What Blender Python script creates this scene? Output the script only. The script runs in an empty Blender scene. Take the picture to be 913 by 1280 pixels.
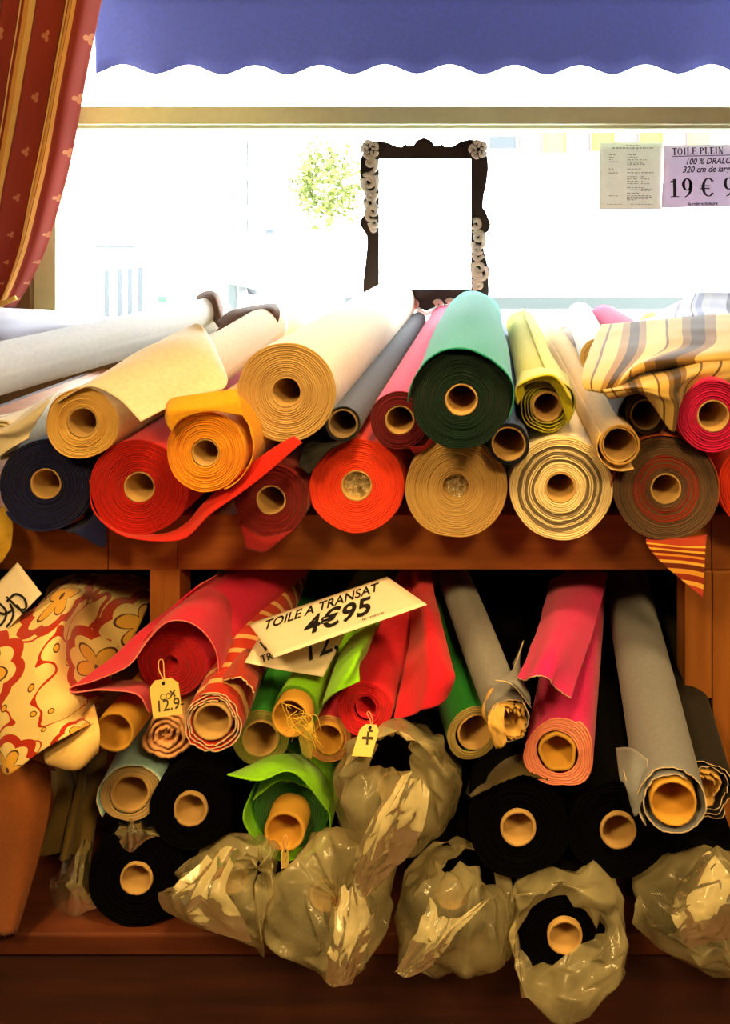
import bpy, math, random
import numpy as np
from mathutils import Vector, Matrix, noise
PI = math.pi
C = bpy.context.scene.collection
F, X0, Y0, EYE = 950.0, 610.0, 280.0, 1.5      # focal length and principal point of the (level) camera


def P(px, py, D):
    return Vector(((px - X0) / F * D, D, EYE - (py - Y0) / F * D))


def S(*c):
    """sRGB 0-255 -> linear"""
    return tuple(((v / 255) / 12.92 if v / 255 <= .04045 else ((v / 255 + .055) / 1.055) ** 2.4) for v in c)


# ------------------------------------------------------------------ materials
MATS = {}


def newmat(name):
    m = bpy.data.materials.new(name)
    m.use_nodes = True
    nt = m.node_tree
    b = nt.nodes['Principled BSDF']
    MATS[name] = m
    return m, nt, b


def nd(nt, t, **kw):
    n = nt.nodes.new(t)
    for k, v in kw.items():
        setattr(n, k, v)
    return n


def mth(nt, op, a, b=None, c=None):
    n = nd(nt, 'ShaderNodeMath', operation=op)
    for i, v in enumerate((a, b, c)):
        if v is None:
            continue
        if isinstance(v, (int, float)):
            n.inputs[i].default_value = v
        else:
            nt.links.new(v, n.inputs[i])
    return n.outputs[0]


def mixc(nt, f, a, b):
    n = nd(nt, 'ShaderNodeMix', data_type='RGBA')
    for s, v in ((n.inputs[0], f), (n.inputs[6], a), (n.inputs[7], b)):
        if isinstance(v, (int, float)):
            s.default_value = v
        elif isinstance(v, tuple):
            s.default_value = (*v[:3], 1)
        else:
            nt.links.new(v, s)
    return n.outputs[2]


def bump(nt, b, h, strength=.3, dist=.001):
    n = nd(nt, 'ShaderNodeBump')
    n.inputs['Strength'].default_value = strength
    n.inputs['Distance'].default_value = dist
    nt.links.new(h, n.inputs['Height'])
    nt.links.new(n.outputs[0], b.inputs['Normal'])


def noise_tex(nt, vec, scale, detail=4, dims='3D'):
    n = nd(nt, 'ShaderNodeTexNoise', noise_dimensions=dims)
    n.inputs['Scale'].default_value = scale
    n.inputs['Detail'].default_value = detail
    if vec is not None:
        nt.links.new(vec, n.inputs['Vector'] if dims != '1D' else n.inputs['W'])
    return n.outputs['Fac']


def ramp(nt, fac, stops, constant=True):
    n = nd(nt, 'ShaderNodeValToRGB')
    n.color_ramp.interpolation = 'CONSTANT' if constant else 'LINEAR'
    e = n.color_ramp.elements
    while len(e) < len(stops):
        e.new(.5)
    for el, (p, c) in zip(e, stops):
        el.position = p
        el.color = (*c, 1)
    nt.links.new(fac, n.inputs[0])
    return n.outputs[0]


def scl(c, k):
    return tuple(min(1, v * k) for v in c)


def cloth_finish(nt, b, rough=.85, sheen=.15, w=900):
    tc = nd(nt, 'ShaderNodeTexCoord')
    bump(nt, b, noise_tex(nt, tc.outputs['Object'], w, 2), .35, .0006)
    b.inputs['Roughness'].default_value = rough
    b.inputs['Specular IOR Level'].default_value = .2
    b.inputs['Sheen Weight'].default_value = sheen


def fabric(name, col, rough=.88, sheen=.12):
    if name in MATS:
        return MATS[name]
    m, nt, b = newmat(name)
    tc = nd(nt, 'ShaderNodeTexCoord')
    f = noise_tex(nt, tc.outputs['Object'], 160, 6)
    nt.links.new(mixc(nt, f, scl(col, .82), scl(col, 1.18)), b.inputs['Base Color'])
    cloth_finish(nt, b, rough, sheen)
    return m


def edge_rings(name, col, var=.35, col2=None):
    """cut edges of a wound cloth: fine concentric variation of the fabric colour"""
    if name in MATS:
        return MATS[name]
    m, nt, b = newmat(name)
    tc = nd(nt, 'ShaderNodeTexCoord')
    sp = nd(nt, 'ShaderNodeSeparateXYZ')
    nt.links.new(tc.outputs['Object'], sp.inputs[0])
    r = mth(nt, 'SQRT', mth(nt, 'ADD', mth(nt, 'MULTIPLY', sp.outputs[0], sp.outputs[0]), mth(nt, 'MULTIPLY', sp.outputs[1], sp.outputs[1])))
    r = mth(nt, 'ADD', r, mth(nt, 'MULTIPLY', noise_tex(nt, tc.outputs['Object'], 25, 2), .004))
    n1 = noise_tex(nt, r, 420, 5, '1D')
    c = mixc(nt, n1, scl(col, 1 - var), scl(col2 or col, 1 + var))
    nt.links.new(c, b.inputs['Base Color'])
    cloth_finish(nt, b, .95, .1, 700)
    return m


def radial(name, stops, R):
    """cut edges of a striped cloth wound up: colours by distance from the axis (stops in fractions of R)"""
    m, nt, b = newmat(name)
    tc = nd(nt, 'ShaderNodeTexCoord')
    sp = nd(nt, 'ShaderNodeSeparateXYZ')
    nt.links.new(tc.outputs['Object'], sp.inputs[0])
    r = mth(nt, 'SQRT', mth(nt, 'ADD', mth(nt, 'MULTIPLY', sp.outputs[0], sp.outputs[0]), mth(nt, 'MULTIPLY', sp.outputs[1], sp.outputs[1])))
    r = mth(nt, 'ADD', r, mth(nt, 'MULTIPLY', mth(nt, 'SUBTRACT', noise_tex(nt, tc.outputs['Object'], 22, 2), .5), .010))
    c = ramp(nt, mth(nt, 'DIVIDE', r, R), stops)
    n1 = noise_tex(nt, r, 500, 4, '1D')
    mx = nd(nt, 'ShaderNodeMix', data_type='RGBA', blend_type='MULTIPLY')
    mx.inputs[0].default_value = .6
    nt.links.new(c, mx.inputs[6])
    nt.links.new(ramp(nt, n1, [(0, (.45,) * 3), (1, (1.25,) * 3)], False), mx.inputs[7])
    nt.links.new(mx.outputs[2], b.inputs['Base Color'])
    cloth_finish(nt, b, .95, .1, 700)
    return m


def striped(name, stops, rep=1.0, axis='u'):
    m, nt, b = newmat(name)
    uv = nd(nt, 'ShaderNodeUVMap')
    sp = nd(nt, 'ShaderNodeSeparateXYZ')
    nt.links.new(uv.outputs[0], sp.inputs[0])
    f = mth(nt, 'FRACT', mth(nt, 'MULTIPLY', sp.outputs[0 if axis == 'u' else 1], rep))
    nt.links.new(ramp(nt, f, stops), b.inputs['Base Color'])
    cloth_finish(nt, b)
    return m


def plain(name, col, rough=.6, metal=0, spec=.4):
    if name in MATS:
        return MATS[name]
    m, nt, b = newmat(name)
    tc = nd(nt, 'ShaderNodeTexCoord')
    f = noise_tex(nt, tc.outputs['Object'], 40, 5)
    nt.links.new(mixc(nt, f, scl(col, .9), scl(col, 1.08)), b.inputs['Base Color'])
    b.inputs['Roughness'].default_value = rough
    b.inputs['Metallic'].default_value = metal
    b.inputs['Specular IOR Level'].default_value = spec
    return m


def wood(name, c1, c2, sx=(3, 30, 30), rough=.5):
    m, nt, b = newmat(name)
    tc = nd(nt, 'ShaderNodeTexCoord')
    mp = nd(nt, 'ShaderNodeMapping')
    mp.inputs['Scale'].default_value = sx
    nt.links.new(tc.outputs['Object'], mp.inputs[0])
    f = noise_tex(nt, mp.outputs[0], 2.2, 8)
    nt.links.new(ramp(nt, f, [(.3, c1), (.7, c2)], False), b.inputs['Base Color'])
    bump(nt, b, f, .2, .001)
    b.inputs['Roughness'].default_value = rough
    return m


def plastic_film(name, dens=.4):
    m = bpy.data.materials.new(name)
    m.use_nodes = True
    MATS[name] = m
    nt = m.node_tree
    nt.nodes.remove(nt.nodes['Principled BSDF'])
    out = nt.nodes['Material Output']
    tc = nd(nt, 'ShaderNodeTexCoord')
    tr = nd(nt, 'ShaderNodeBsdfTransparent')
    tr.inputs[0].default_value = (.97, .95, .9, 1)
    df = nd(nt, 'ShaderNodeBsdfDiffuse')
    df.inputs[0].default_value = (1, .9, .54, 1)
    tl = nd(nt, 'ShaderNodeBsdfTranslucent')
    tl.inputs[0].default_value = (1, .9, .54, 1)
    m1 = nd(nt, 'ShaderNodeMixShader')
    m1.inputs[0].default_value = .52
    nt.links.new(df.outputs[0], m1.inputs[1])
    nt.links.new(tl.outputs[0], m1.inputs[2])
    m2 = nd(nt, 'ShaderNodeMixShader')
    f = noise_tex(nt, tc.outputs['Object'], 14, 6)
    g = mth(nt, 'MAXIMUM', mth(nt, 'MINIMUM', mth(nt, 'MULTIPLY_ADD', f, dens * 2.4, -dens * .2), .95), dens * .35)
    nt.links.new(g, m2.inputs[0])
    nt.links.new(tr.outputs[0], m2.inputs[1])
    nt.links.new(m1.outputs[0], m2.inputs[2])
    gl = nd(nt, 'ShaderNodeBsdfGlossy')
    gl.inputs['Roughness'].default_value = .16
    gl.inputs['Color'].default_value = (.9, .9, .9, 1)
    fr = nd(nt, 'ShaderNodeFresnel')
    fr.inputs[0].default_value = 1.5
    bp = nd(nt, 'ShaderNodeBump')
    bp.inputs['Strength'].default_value = .5
    bp.inputs['Distance'].default_value = .003
    nt.links.new(noise_tex(nt, tc.outputs['Object'], 60, 4), bp.inputs['Height'])
    nt.links.new(bp.outputs[0], gl.inputs['Normal'])
    m3 = nd(nt, 'ShaderNodeMixShader')
    nt.links.new(mth(nt, 'MULTIPLY', fr.outputs[0], .7), m3.inputs[0])
    nt.links.new(m2.outputs[0], m3.inputs[1])
    nt.links.new(gl.outputs[0], m3.inputs[2])
    nt.links.new(m3.outputs[0], out.inputs['Surface'])
    return m


def glass_mat():
    m = bpy.data.materials.new('window_glass')
    m.use_nodes = True
    nt = m.node_tree
    nt.nodes.remove(nt.nodes['Principled BSDF'])
    tr = nd(nt, 'ShaderNodeBsdfTransparent')
    tr.inputs[0].default_value = (.96, .98, .97, 1)
    gl = nd(nt, 'ShaderNodeBsdfGlossy')
    gl.inputs['Roughness'].default_value = .02
    fr = nd(nt, 'ShaderNodeFresnel')
    fr.inputs[0].default_value = 1.07
    mx = nd(nt, 'ShaderNodeMixShader')
    nt.links.new(fr.outputs[0], mx.inputs[0])
    nt.links.new(tr.outputs[0], mx.inputs[1])
    nt.links.new(gl.outputs[0], mx.inputs[2])
    nt.links.new(mx.outputs[0], nt.nodes['Material Output'].inputs['Surface'])
    return m


# ------------------------------------------------------------------ objects
WM = {}          # world matrix of every root


def tag(o, label=None, cat=None, group=None, kind=None):
    for k, v in (('label', label), ('category', cat), ('group', group), ('kind', kind)):
        if v:
            o[k] = v
    return o


def empty(name, M, label, cat, group=None):
    o = bpy.data.objects.new(name, None)
    C.objects.link(o)
    o.empty_display_size = .05
    o.matrix_world = M
    WM[o] = M.copy()
    return tag(o, label, cat, group)


def link(name, verts, faces, mats, parent=None, world=True, smooth=True, fm=None, uvs=None):
    """one mesh object; verts are world coordinates unless world=False (then local to the parent)"""
    if parent is not None and world:
        I = WM[parent].inverted()
        verts = [I @ Vector(v) for v in verts]
    me = bpy.data.meshes.new(name)
    me.from_pydata([tuple(v) for v in verts], [], faces)
    for m in (mats if isinstance(mats, (list, tuple)) else [mats]):
        me.materials.append(m)
    sm = smooth if isinstance(smooth, list) else [smooth] * len(me.polygons)
    for i, p in enumerate(me.polygons):
        p.use_smooth = sm[i]
        if fm:
            p.material_index = fm[i]
    if uvs is not None:
        ul = me.uv_layers.new(name='UVMap')
        for lp in me.loops:
            ul.data[lp.index].uv = uvs[lp.vertex_index]
    me.validate()
    o = bpy.data.objects.new(name, me)
    C.objects.link(o)
    if parent is not None:
        o.parent = parent
        WM[o] = WM[parent].copy()
    else:
        WM[o] = Matrix()
    return o


def boxes(name, bs, mat, parent=None, bevel=.003):
    """bs: list of (x0,x1,y0,y1,z0,z1) in world space, one mesh"""
    V, Fc = [], []
    for x0, x1, y0, y1, z0, z1 in bs:
        n = len(V)
        V += [(x, y, z) for x in (x0, x1) for y in (y0, y1) for z in (z0, z1)]
        Fc += [tuple(n + k for k in q) for q in ((0, 1, 3, 2), (4, 6, 7, 5), (0, 4, 5, 1), (2, 3, 7, 6), (0, 2, 6, 4), (1, 5, 7, 3))]
    o = link(name, V, Fc, mat, parent, smooth=False)
    if bevel:
        b = o.modifiers.new('b', 'BEVEL')
        b.width = bevel
        b.segments = 2
        b.limit_method = 'ANGLE'
    return o


def solid(o, t, rim=None, offset=0):
    s = o.modifiers.new('s', 'SOLIDIFY')
    s.thickness = t
    s.offset = offset
    if rim:
        o.data.materials.append(rim)
        s.material_offset_rim = len(o.data.materials) - 1
    return o


def cr(pts, n, closed=False):
    """Catmull-Rom through pts (k x ...) resampled to n"""
    p = np.asarray(pts, float)
    k = len(p)
    if closed:
        t = np.linspace(0, k, n, endpoint=False)
    else:
        t = np.linspace(0, k - 1, n)
    i = np.floor(t).astype(int)
    if not closed:
        i = np.minimum(i, k - 2)
    f = (t - i).reshape((-1,) + (1,) * (p.ndim - 1))
    if closed:
        g = lambda j: p[j % k]
        a, b, c, d = g(i - 1), g(i), g(i + 1), g(i + 2)
    else:
        q = np.concatenate([[2 * p[0] - p[1]], p, [2 * p[-1] - p[-2]]])
        a, b, c, d = q[i], q[i + 1], q[i + 2], q[i + 3]
    return .5 * (2 * b + (c - a) * f + (2 * a - 5 * b + 4 * c - d) * f * f + (3 * b - a - 3 * c + d) * f ** 3)


def grid_normals(G, closed_u=False):
    if closed_u:
        du = np.roll(G, -1, 1) - np.roll(G, 1, 1)
    else:
        du = np.gradient(G, axis=1)
    dv = np.gradient(G, axis=0)
    n = np.cross(du, dv)
    return n / (np.linalg.norm(n, axis=2, keepdims=True) + 1e-12)


def crease(v, s, seed):
    q = Vector(v) * s + Vector((seed * 7.3, seed * 3.1, 0))
    d = noise.voronoi(q)[0]
    return (d[1] - d[0])


def wr(G, amp, scale, seed, crump=0, cs=22, closed=False, fade=None):
    N = grid_normals(G, closed)
    out = G.copy()
    for i in range(G.shape[0]):
        for j in range(G.shape[1]):
            v = Vector(G[i, j])
            h = amp * noise.noise(v * scale + Vector((seed, seed * 2, 0)))
            if crump:
                h += crump * (crease(v, cs, seed) - .35) + crump * .7 * (crease(v, cs * 2.3, seed + 5) - .3)
            if fade is not None:
                h *= fade(i / (G.shape[0] - 1))
            out[i, j] = G[i, j] + N[i, j] * h
    return out


def sheet(name, rows, mat, parent=None, nu=40, nv=30, thick=.0016, wrinkle=.002, ws=14, seed=1, rim=None, crump=0, cs=22,
          pix=True, jag=0, fold=None):
    """a cloth through rows of control points (px, py, D)"""
    A = np.array([[tuple(P(*p)) if pix else p for p in r] for r in rows])
    B = cr(A, nv)
    G = cr(B.transpose(1, 0, 2), nu).transpose(1, 0, 2)
    if wrinkle or crump:
        G = wr(G, wrinkle, ws, seed, crump, cs)
    if fold is not None:
        N = grid_normals(G)
        for i in range(nv):
            for j in range(nu):
                G[i, j] += N[i, j] * fold(j / (nu - 1), i / (nv - 1))
    if jag:
        rnd = random.Random(seed)
        d = G[-1] - G[-2]
        for j in range(nu):
            G[-1, j] += d[j] * rnd.uniform(-jag, jag)
    V = G.reshape(-1, 3).tolist()
    uv = [(j / (nu - 1), i / (nv - 1)) for i in range(nv) for j in range(nu)]
    Fc = [(i * nu + j, i * nu + j + 1, (i + 1) * nu + j + 1, (i + 1) * nu + j) for i in range(nv - 1) for j in range(nu - 1)]
    o = link(name, V, Fc, mat, parent, uvs=uv)
    if thick:
        solid(o, thick, rim)
    return o


def crumple_mesh(name, G, mat, parent, closed, seed, amp, long_amp, lv=2, crz=.5):
    """coarse jittered net with random sharp edges, subdivided: film with soft faces and hard folds"""
    rnd = random.Random(seed)
    nv, nu = G.shape[:2]
    N = grid_normals(G, closed)
    lo = [rnd.gauss(0, long_amp) for _ in range(nu)]
    V = []
    for i in range(nv):
        env = min(1, (nv - 1 - i) / (nv * .35))
        for j in range(nu):
            q = Vector(G[i, j])
            ju, jv = rnd.uniform(-.42, .42), rnd.uniform(-.42, .42)
            if 0 < i < nv - 1:
                q += Vector(G[min(i + 1, nv - 1), j] - G[i, j]) * jv
            elif i == 0:
                q += Vector(G[1, j] - G[0, j]) * rnd.uniform(-.5, .35)
            jn = (j + 1) % nu if closed else min(j + 1, nu - 1)
            q += Vector(G[i, jn] - G[i, j]) * ju
            q += Vector(N[i, j]) * (rnd.gauss(0, amp) + lo[j]) * env
            V.append(q)
    Fc = []
    for i in range(nv - 1):
        for j in range(nu if closed else nu - 1):
            a, b_, c_, d_ = i * nu + j, i * nu + (j + 1) % nu, (i + 1) * nu + (j + 1) % nu, (i + 1) * nu + j
            if rnd.random() < .5:
                Fc += [(a, b_, c_), (a, c_, d_)]
            else:
                Fc += [(a, b_, d_), (b_, c_, d_)]
    o = link(name, V, Fc, mat, parent, smooth=True)
    me = o.data
    at = me.attributes.new('crease_edge', 'FLOAT', 'EDGE')
    for k in range(len(me.edges)):
        at.data[k].value = rnd.uniform(.6, 1) if rnd.random() < crz else 0
    m = o.modifiers.new('s', 'SUBSURF')
    m.levels = m.render_levels = lv
    return o


def bag(parent, rings, mat, name='plastic_wrap', nu=24, nv=13, crump=.006, cs=24, seed=1, amp=.0045, jag=.6):
    """crumpled film: closed rings of control points (px,py,D), first ring = the torn mouth"""
    A = np.array([[tuple(P(*p)) for p in r] for r in rings])
    B = cr(A, nv)
    G = np.array([cr(B[i], nu, True) for i in range(nv)])
    return crumple_mesh(name, G, mat, parent, True, seed, amp, amp * .7)


def film(name, rows, mat, parent, nu=10, nv=12, seed=1, amp=.0016, long_amp=.0032):
    A = np.array([[tuple(P(*p)) for p in r] for r in rows])
    B = cr(A, nv)
    G = cr(B.transpose(1, 0, 2), nu).transpose(1, 0, 2)
    return crumple_mesh(name, G, mat, parent, False, seed, amp, long_amp)


def ring8(cx, cy, r, D, **over):
    """eight points clockwise on the picture from the right-hand side, radii may be overridden"""
    out = []
    for k in range(8):
        a = k * PI / 4
        rr = r * over.get('k%d' % k, 1)
        out.append((cx + rr * math.cos(a), cy + rr * math.sin(a), D + over.get('d%d' % k, 0)))
    return out


def tube(name, pts, rad, mat, parent=None, n=8, res=None, world=True):
    A = np.array([tuple(p) for p in pts], float)
    if res:
        A = cr(A, res)
    V, Fc = [], []
    m = len(A)
    prev = None
    for i in range(m):
        t = Vector(A[min(i + 1, m - 1)] - A[max(i - 1, 0)]).normalized()
        u = prev if prev is not None else (Vector((0, 1, 0)) if abs(t.y) < .9 else Vector((1, 0, 0)))
        u = (u - t * u.dot(t)).normalized()
        prev = u
        w = t.cross(u)
        rr = rad(i / (m - 1)) if callable(rad) else rad
        for k in range(n):
            a = 2 * PI * k / n
            V.append(Vector(A[i]) + (u * math.cos(a) + w * math.sin(a)) * rr)
    for i in range(m - 1):
        for k in range(n):
            Fc.append((i * n + k, i * n + (k + 1) % n, (i + 1) * n + (k + 1) % n, (i + 1) * n + k))
    Fc += [tuple(range(n))[::-1], tuple((m - 1) * n + k for k in range(n))]
    return V, Fc


def join(parts):
    V, Fc = [], []
    for v, f in parts:
        n = len(V)
        V += list(v)
        Fc += [tuple(n + k for k in q) for q in f]
    return V, Fc


def text_geo(s, size, o, u, v, bold=0, shear=0, depth=.0006, align='LEFT', sx=1):
    cu = bpy.data.curves.new('t', 'FONT')
    cu.body = s
    cu.size = size
    cu.offset = bold
    cu.shear = shear
    cu.align_x = align
    cu.resolution_u = 3
    ob = bpy.data.objects.new('t', cu)
    C.objects.link(ob)
    dg = bpy.context.evaluated_depsgraph_get()
    me = bpy.data.meshes.new_from_object(ob.evaluated_get(dg))
    n = u.cross(v)
    V = [o + u * (w.co.x * sx) + v * w.co.y + n * depth for w in me.vertices]
    Fc = [tuple(p.vertices) for p in me.polygons]
    bpy.data.objects.remove(ob)
    bpy.data.curves.remove(cu)
    bpy.data.meshes.remove(me)
    return V, Fc


# ------------------------------------------------------------------ palette
CARD = plain('kraft_cardboard', S(196, 158, 98), .85)
CARD_Y = plain('yellow_cardboard', S(214, 160, 62), .8)
PAPER = plain('tan_torn_paper', S(216, 172, 92), .9)
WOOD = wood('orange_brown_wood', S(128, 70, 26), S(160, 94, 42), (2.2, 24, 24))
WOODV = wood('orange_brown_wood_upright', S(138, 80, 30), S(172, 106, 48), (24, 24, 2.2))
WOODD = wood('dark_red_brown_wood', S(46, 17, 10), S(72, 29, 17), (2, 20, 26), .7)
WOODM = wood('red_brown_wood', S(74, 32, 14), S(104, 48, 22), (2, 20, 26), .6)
FILM = plastic_film('milky_plastic_film', .36)
FILM_G = plastic_film('gathered_plastic_film', .66)
FILM2 = plastic_film('thin_plastic_film', .25)
INK = plain('black_ink', (.012, .012, .014), .7, spec=.2)
WHITE_EDGE = fabric('pale_raw_edge', S(225, 200, 165))

rollno = [0]


def axes(p0, p1):
    f = (p0 - p1).normalized()                    # local z: towards the front
    x = Vector((1, 0, 0))
    x = (x - f * x.dot(f)).normalized()
    y = f.cross(x)
    M = Matrix((x, y, f)).transposed().to_4x4()
    M.translation = p0
    return M


class Roll:
    def __init__(self, label, px, py, D, r, back=None, L=1.2, group=None, name='fabric_roll', drop=0):
        k = D / F
        self.k, self.r, self.L = k, r * k, L
        p0 = P(px, py, D)
        if back is None:
            p1 = p0 + Vector((0, 1, 0))
        else:
            D2 = D * (py - Y0) / (back[1] - Y0)
            p1 = P(back[0], back[1], D2)
        p1.z -= drop * (p1 - p0).length
        self.M = axes(p0, p1)
        self.o = empty(name, self.M, label, 'fabric roll', group)
        rollno[0] += 1
        self.seed = rollno[0] * 3.7

    def wound(self, body, end, rc, layers=14, lump=.02, step=.02, seam=0., r=None, z0=0., wrk=.006, name='wound_fabric', ridge=.0013, nt=80):
        R, rc = (r * self.k if r else self.r), rc * self.k
        rnd = random.Random(self.seed)
        V, Fc, fm, sm = [], [], [], []

        def rad(base, t, th, z=0):
            c, s = math.cos(th), math.sin(th)
            l = lump * 2 * noise.noise(Vector((c * 1.1, s * 1.1, self.seed))) + step * (((th - seam) % (2 * PI)) / (2 * PI) - .5)
            w = wrk * 1.6 * noise.noise(Vector((c * 3, s * 3, z * 9 + self.seed))) + wrk * noise.noise(Vector((c * 2, s * 2, z * 45 + self.seed + 9)))
            return base * (1 + t * l + (t ** 4) * w)
        prof = []
        for i in range(2 * layers + 1):
            t = i / (2 * layers)
            prof.append((rc + (R - rc) * t, z0 + (ridge * rnd.uniform(.6, 1.4) if i % 2 else 0) + rnd.uniform(-.0006, .0006), t, 1))
        ne = len(prof)
        nz = 26
        for i in range(nz + 1):
            q = i / nz
            prof.append((R, z0 - .0015 - (self.L - .0015) * q ** 1.4, 1, 0))
        prof.append((rc, z0 - self.L, 0, 0))
        for (b, z, t, e) in prof:
            for k in range(nt):
                th = 2 * PI * k / nt
                rr = rad(b, t, th, z if not e else 0)
                dz = .0012 * noise.noise(Vector((math.cos(th) * 2, math.sin(th) * 2, b * 90))) if e else 0
                V.append((rr * math.cos(th), rr * math.sin(th), z + dz))
        for i in range(len(prof) - 1):
            for k in range(nt):
                Fc.append((i * nt + k, (i + 1) * nt + k, (i + 1) * nt + (k + 1) % nt, i * nt + (k + 1) % nt))
                fm.append(1 if i < ne - 1 else 0)
                sm.append(i >= ne - 1)
        return link(name, V, Fc, [body, end], self.o, world=False, smooth=sm, fm=fm)

    def core(self, ro, ri=None, prot=0, mat=None, dx=0, dy=0, name='cardboard_core', lump=.02):
        ro *= self.k
        ri = ri * self.k if ri else ro * .84
        z1 = prot * self.k
        prof = [(ri, -self.L * .95), (ri, -.2), (ri, -.06), (ri, z1 - .002), (ri + .0008, z1), (ro - .0008, z1), (ro, z1 - .002), (ro, -.06), (ro, -.2), (ro, -self.L * .95)]
        n = 40
        V, Fc = [], []
        for b, z in prof:
            for k in range(n):
                th = 2 * PI * k / n
                f = 1 + lump * 2 * noise.noise(Vector((math.cos(th), math.sin(th), self.seed + 40)))
                jz = .0012 * noise.noise(Vector((math.cos(th) * 4, math.sin(th) * 4, self.seed))) if z > z1 - .001 else 0
                V.append((b * f * math.cos(th) + dx * self.k, b * f * math.sin(th) - dy * self.k, z + jz))
        for i in range(len(prof) - 1):
            for k in range(n):
                Fc.append((i * n + k, (i + 1) * n + k, (i + 1) * n + (k + 1) % n, i * n + (k + 1) % n))
        return link(name, V, Fc, mat or CARD, self.o, world=False)

    def spiral(self, mat, r0, r1, turns, rim=None, a0=0., z0=0., L=None, lump=.04, name='wound_fabric', thick=.0014, dx=0, dy=0, jag=.002, sgn=1, lobes=0, nz=22, zslope=0):
        """open layers of cloth, wound outwards from r0 to r1; a0 = screen angle where it starts"""
        L = L or self.L
        n = max(24, int(turns * 44))
        V, uv = [], []
        rnd = random.Random(self.seed + turns)
        zj = [rnd.uniform(-jag, jag) for _ in range(n + 1)]
        for i in range(nz + 1):
            q = (i / nz) ** 1.5
            for j in range(n + 1):
                t = j / n
                th = a0 + sgn * t * turns * 2 * PI
                c, s = math.cos(th), math.sin(th)
                f = 1 + lump * 2 * noise.noise(Vector((c * 1.3, s * 1.3, self.seed + .4 * turns * t + q * 3)))
                if lobes:
                    f += lobes * math.sin(5 * th + self.seed) * (.3 + .7 * t)
                b = (r0 + (r1 - r0) * t) * self.k * f
                z = z0 + zslope * t - L * q + (zj[j] if i == 0 else 0)
                V.append((b * c + dx * self.k, b * s - dy * self.k, z))
                uv.append((t, q))
        m = n + 1
        Fc = [(i * m + j, i * m + j + 1, (i + 1) * m + j + 1, (i + 1) * m + j) for i in range(nz) for j in range(n)]
        o = link(name, V, Fc, mat, self.o, world=False, uvs=uv)
        solid(o, thick, rim)
        return o


def shelf_D(py, r, z):
    """depth at which a roll whose picture centre is at py with radius r rests on height z"""
    return (EYE - z) * F / (py + r * 1.03 - Y0)


exec_sections = []
# ================================================================== ROOM AND WINDOW
ZT, ZB = 1.031, .495           # tops of the two shelves
WALLC = plain('ochre_wall_paint', S(140, 112, 80), .9)
FRAMEP = plain('tan_window_paint', S(226, 236, 200), .55)
DW = 2.52


def struct(o):
    o['kind'] = 'structure'
    return o


struct(boxes('floor', [(-2.6, 2.2, -2.6, 2.6, -.1, 0)], wood('brown_floor', S(80, 45, 25), S(110, 65, 35), (2, 20, 2)), bevel=0))
struct(boxes('ceiling', [(-2.6, 2.2, -2.6, 2.7, 2.8, 2.9)], WALLC, bevel=0))
struct(boxes('wall_left', [(-2.6, -2.5, -2.6, 2.6, 0, 2.8)], WALLC, bevel=0))
struct(boxes('wall_right', [(2.1, 2.2, -2.6, 2.6, 0, 2.8)], WALLC, bevel=0))
struct(boxes('wall_back', [(-2.5, 2.1, -2.6, -2.5, 0, 2.8)], WALLC, bevel=0))
WL, WR_, WB, WT = -1.52, 1.55, 1.12, 2.62
struct(boxes('wall_front', [(-2.5, 2.1, DW, DW + .14, 0, WB), (-2.5, WL, DW, DW + .14, WB, 2.8), (WR_, 2.1, DW, DW + .14, WB, 2.8),
                            (WL, WR_, DW, DW + .14, WT, 2.8)], WALLC, bevel=0))
kz = F / 2.5
zr1, zr0 = EYE + (Y0 - 131) / kz, EYE + (Y0 - 160) / kz
win = struct(boxes('window_1', [(WL, WR_, DW + .03, DW + .09, WB, WB + .035), (WL, WR_, DW + .03, DW + .09, WT - .05, WT),
                                (WL, WL + .075, DW + .02, DW + .1, WB, WT), (WR_ - .075, WR_, DW + .02, DW + .1, WB, WT),
                                (WL, WR_, DW - .02, DW + .07, zr0 + .012, zr1 - .005), (WL, WR_, DW, DW + .09, zr0, zr0 + .014)], FRAMEP, bevel=.004))
GL = glass_mat()
boxes('glass_pane', [(WL + .07, WR_ - .07, DW + .052, DW + .056, WB + .03, zr0 + .005), (WL + .07, WR_ - .07, DW + .052, DW + .056, zr1 - .01, WT - .045)], GL, win, bevel=0)
METAL = plain('grey_metal', S(150, 150, 150), .4, .8)
p = P(68, 245, DW)
v, f = tube('', [p + Vector((-.025, 0, 0)), p + Vector((.022, 0, 0))], .008, METAL, n=12)
v2, f2 = tube('', [p + Vector((.012, .01, 0)), p + Vector((.012, -.018, 0))], .014, METAL, n=14)
link('window_latch', *join([(v, f), (v2, f2)]), METAL, win)
struct(boxes('trim_1', [(WL - .05, WR_ + .05, DW - .05, DW + .03, WB - .03, WB)], FRAMEP, bevel=.004))

# ================================================================== SHELF UNIT
su = empty('shelf_unit', Matrix.Translation((0, 1.2, 0)), 'orange-brown wooden shelf unit under the window holding all the fabric rolls', 'shelf')
XL, XR = -1.25, .62
FD = 1.225                                      # front of the upper shelf
boxes('shelf_board', [(XL, XR, FD + .02, 2.46, ZT - .03, ZT)], WOOD, su)
zf0 = EYE - (712 - Y0) / F * FD
xs = [(px - X0) / F * FD for px in (135, 222, 890)]
boxes('front_rail', [(XL, xs[0] - .0006, FD, FD + .022, zf0, ZT), (xs[0] + .0006, xs[1] - .0006, FD, FD + .022, zf0, ZT),
                     (xs[1] + .0006, xs[2] - .0006, FD, FD + .022, zf0, ZT), (xs[2] + .0006, XR, FD, FD + .022, zf0, ZT)], WOOD, su, .001)
xp = lambda px: (px - X0) / F * FD
boxes('post', [(xp(186), xp(224), FD + .002, FD + .05, .838, zf0)], WOODV, su, .002)
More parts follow.
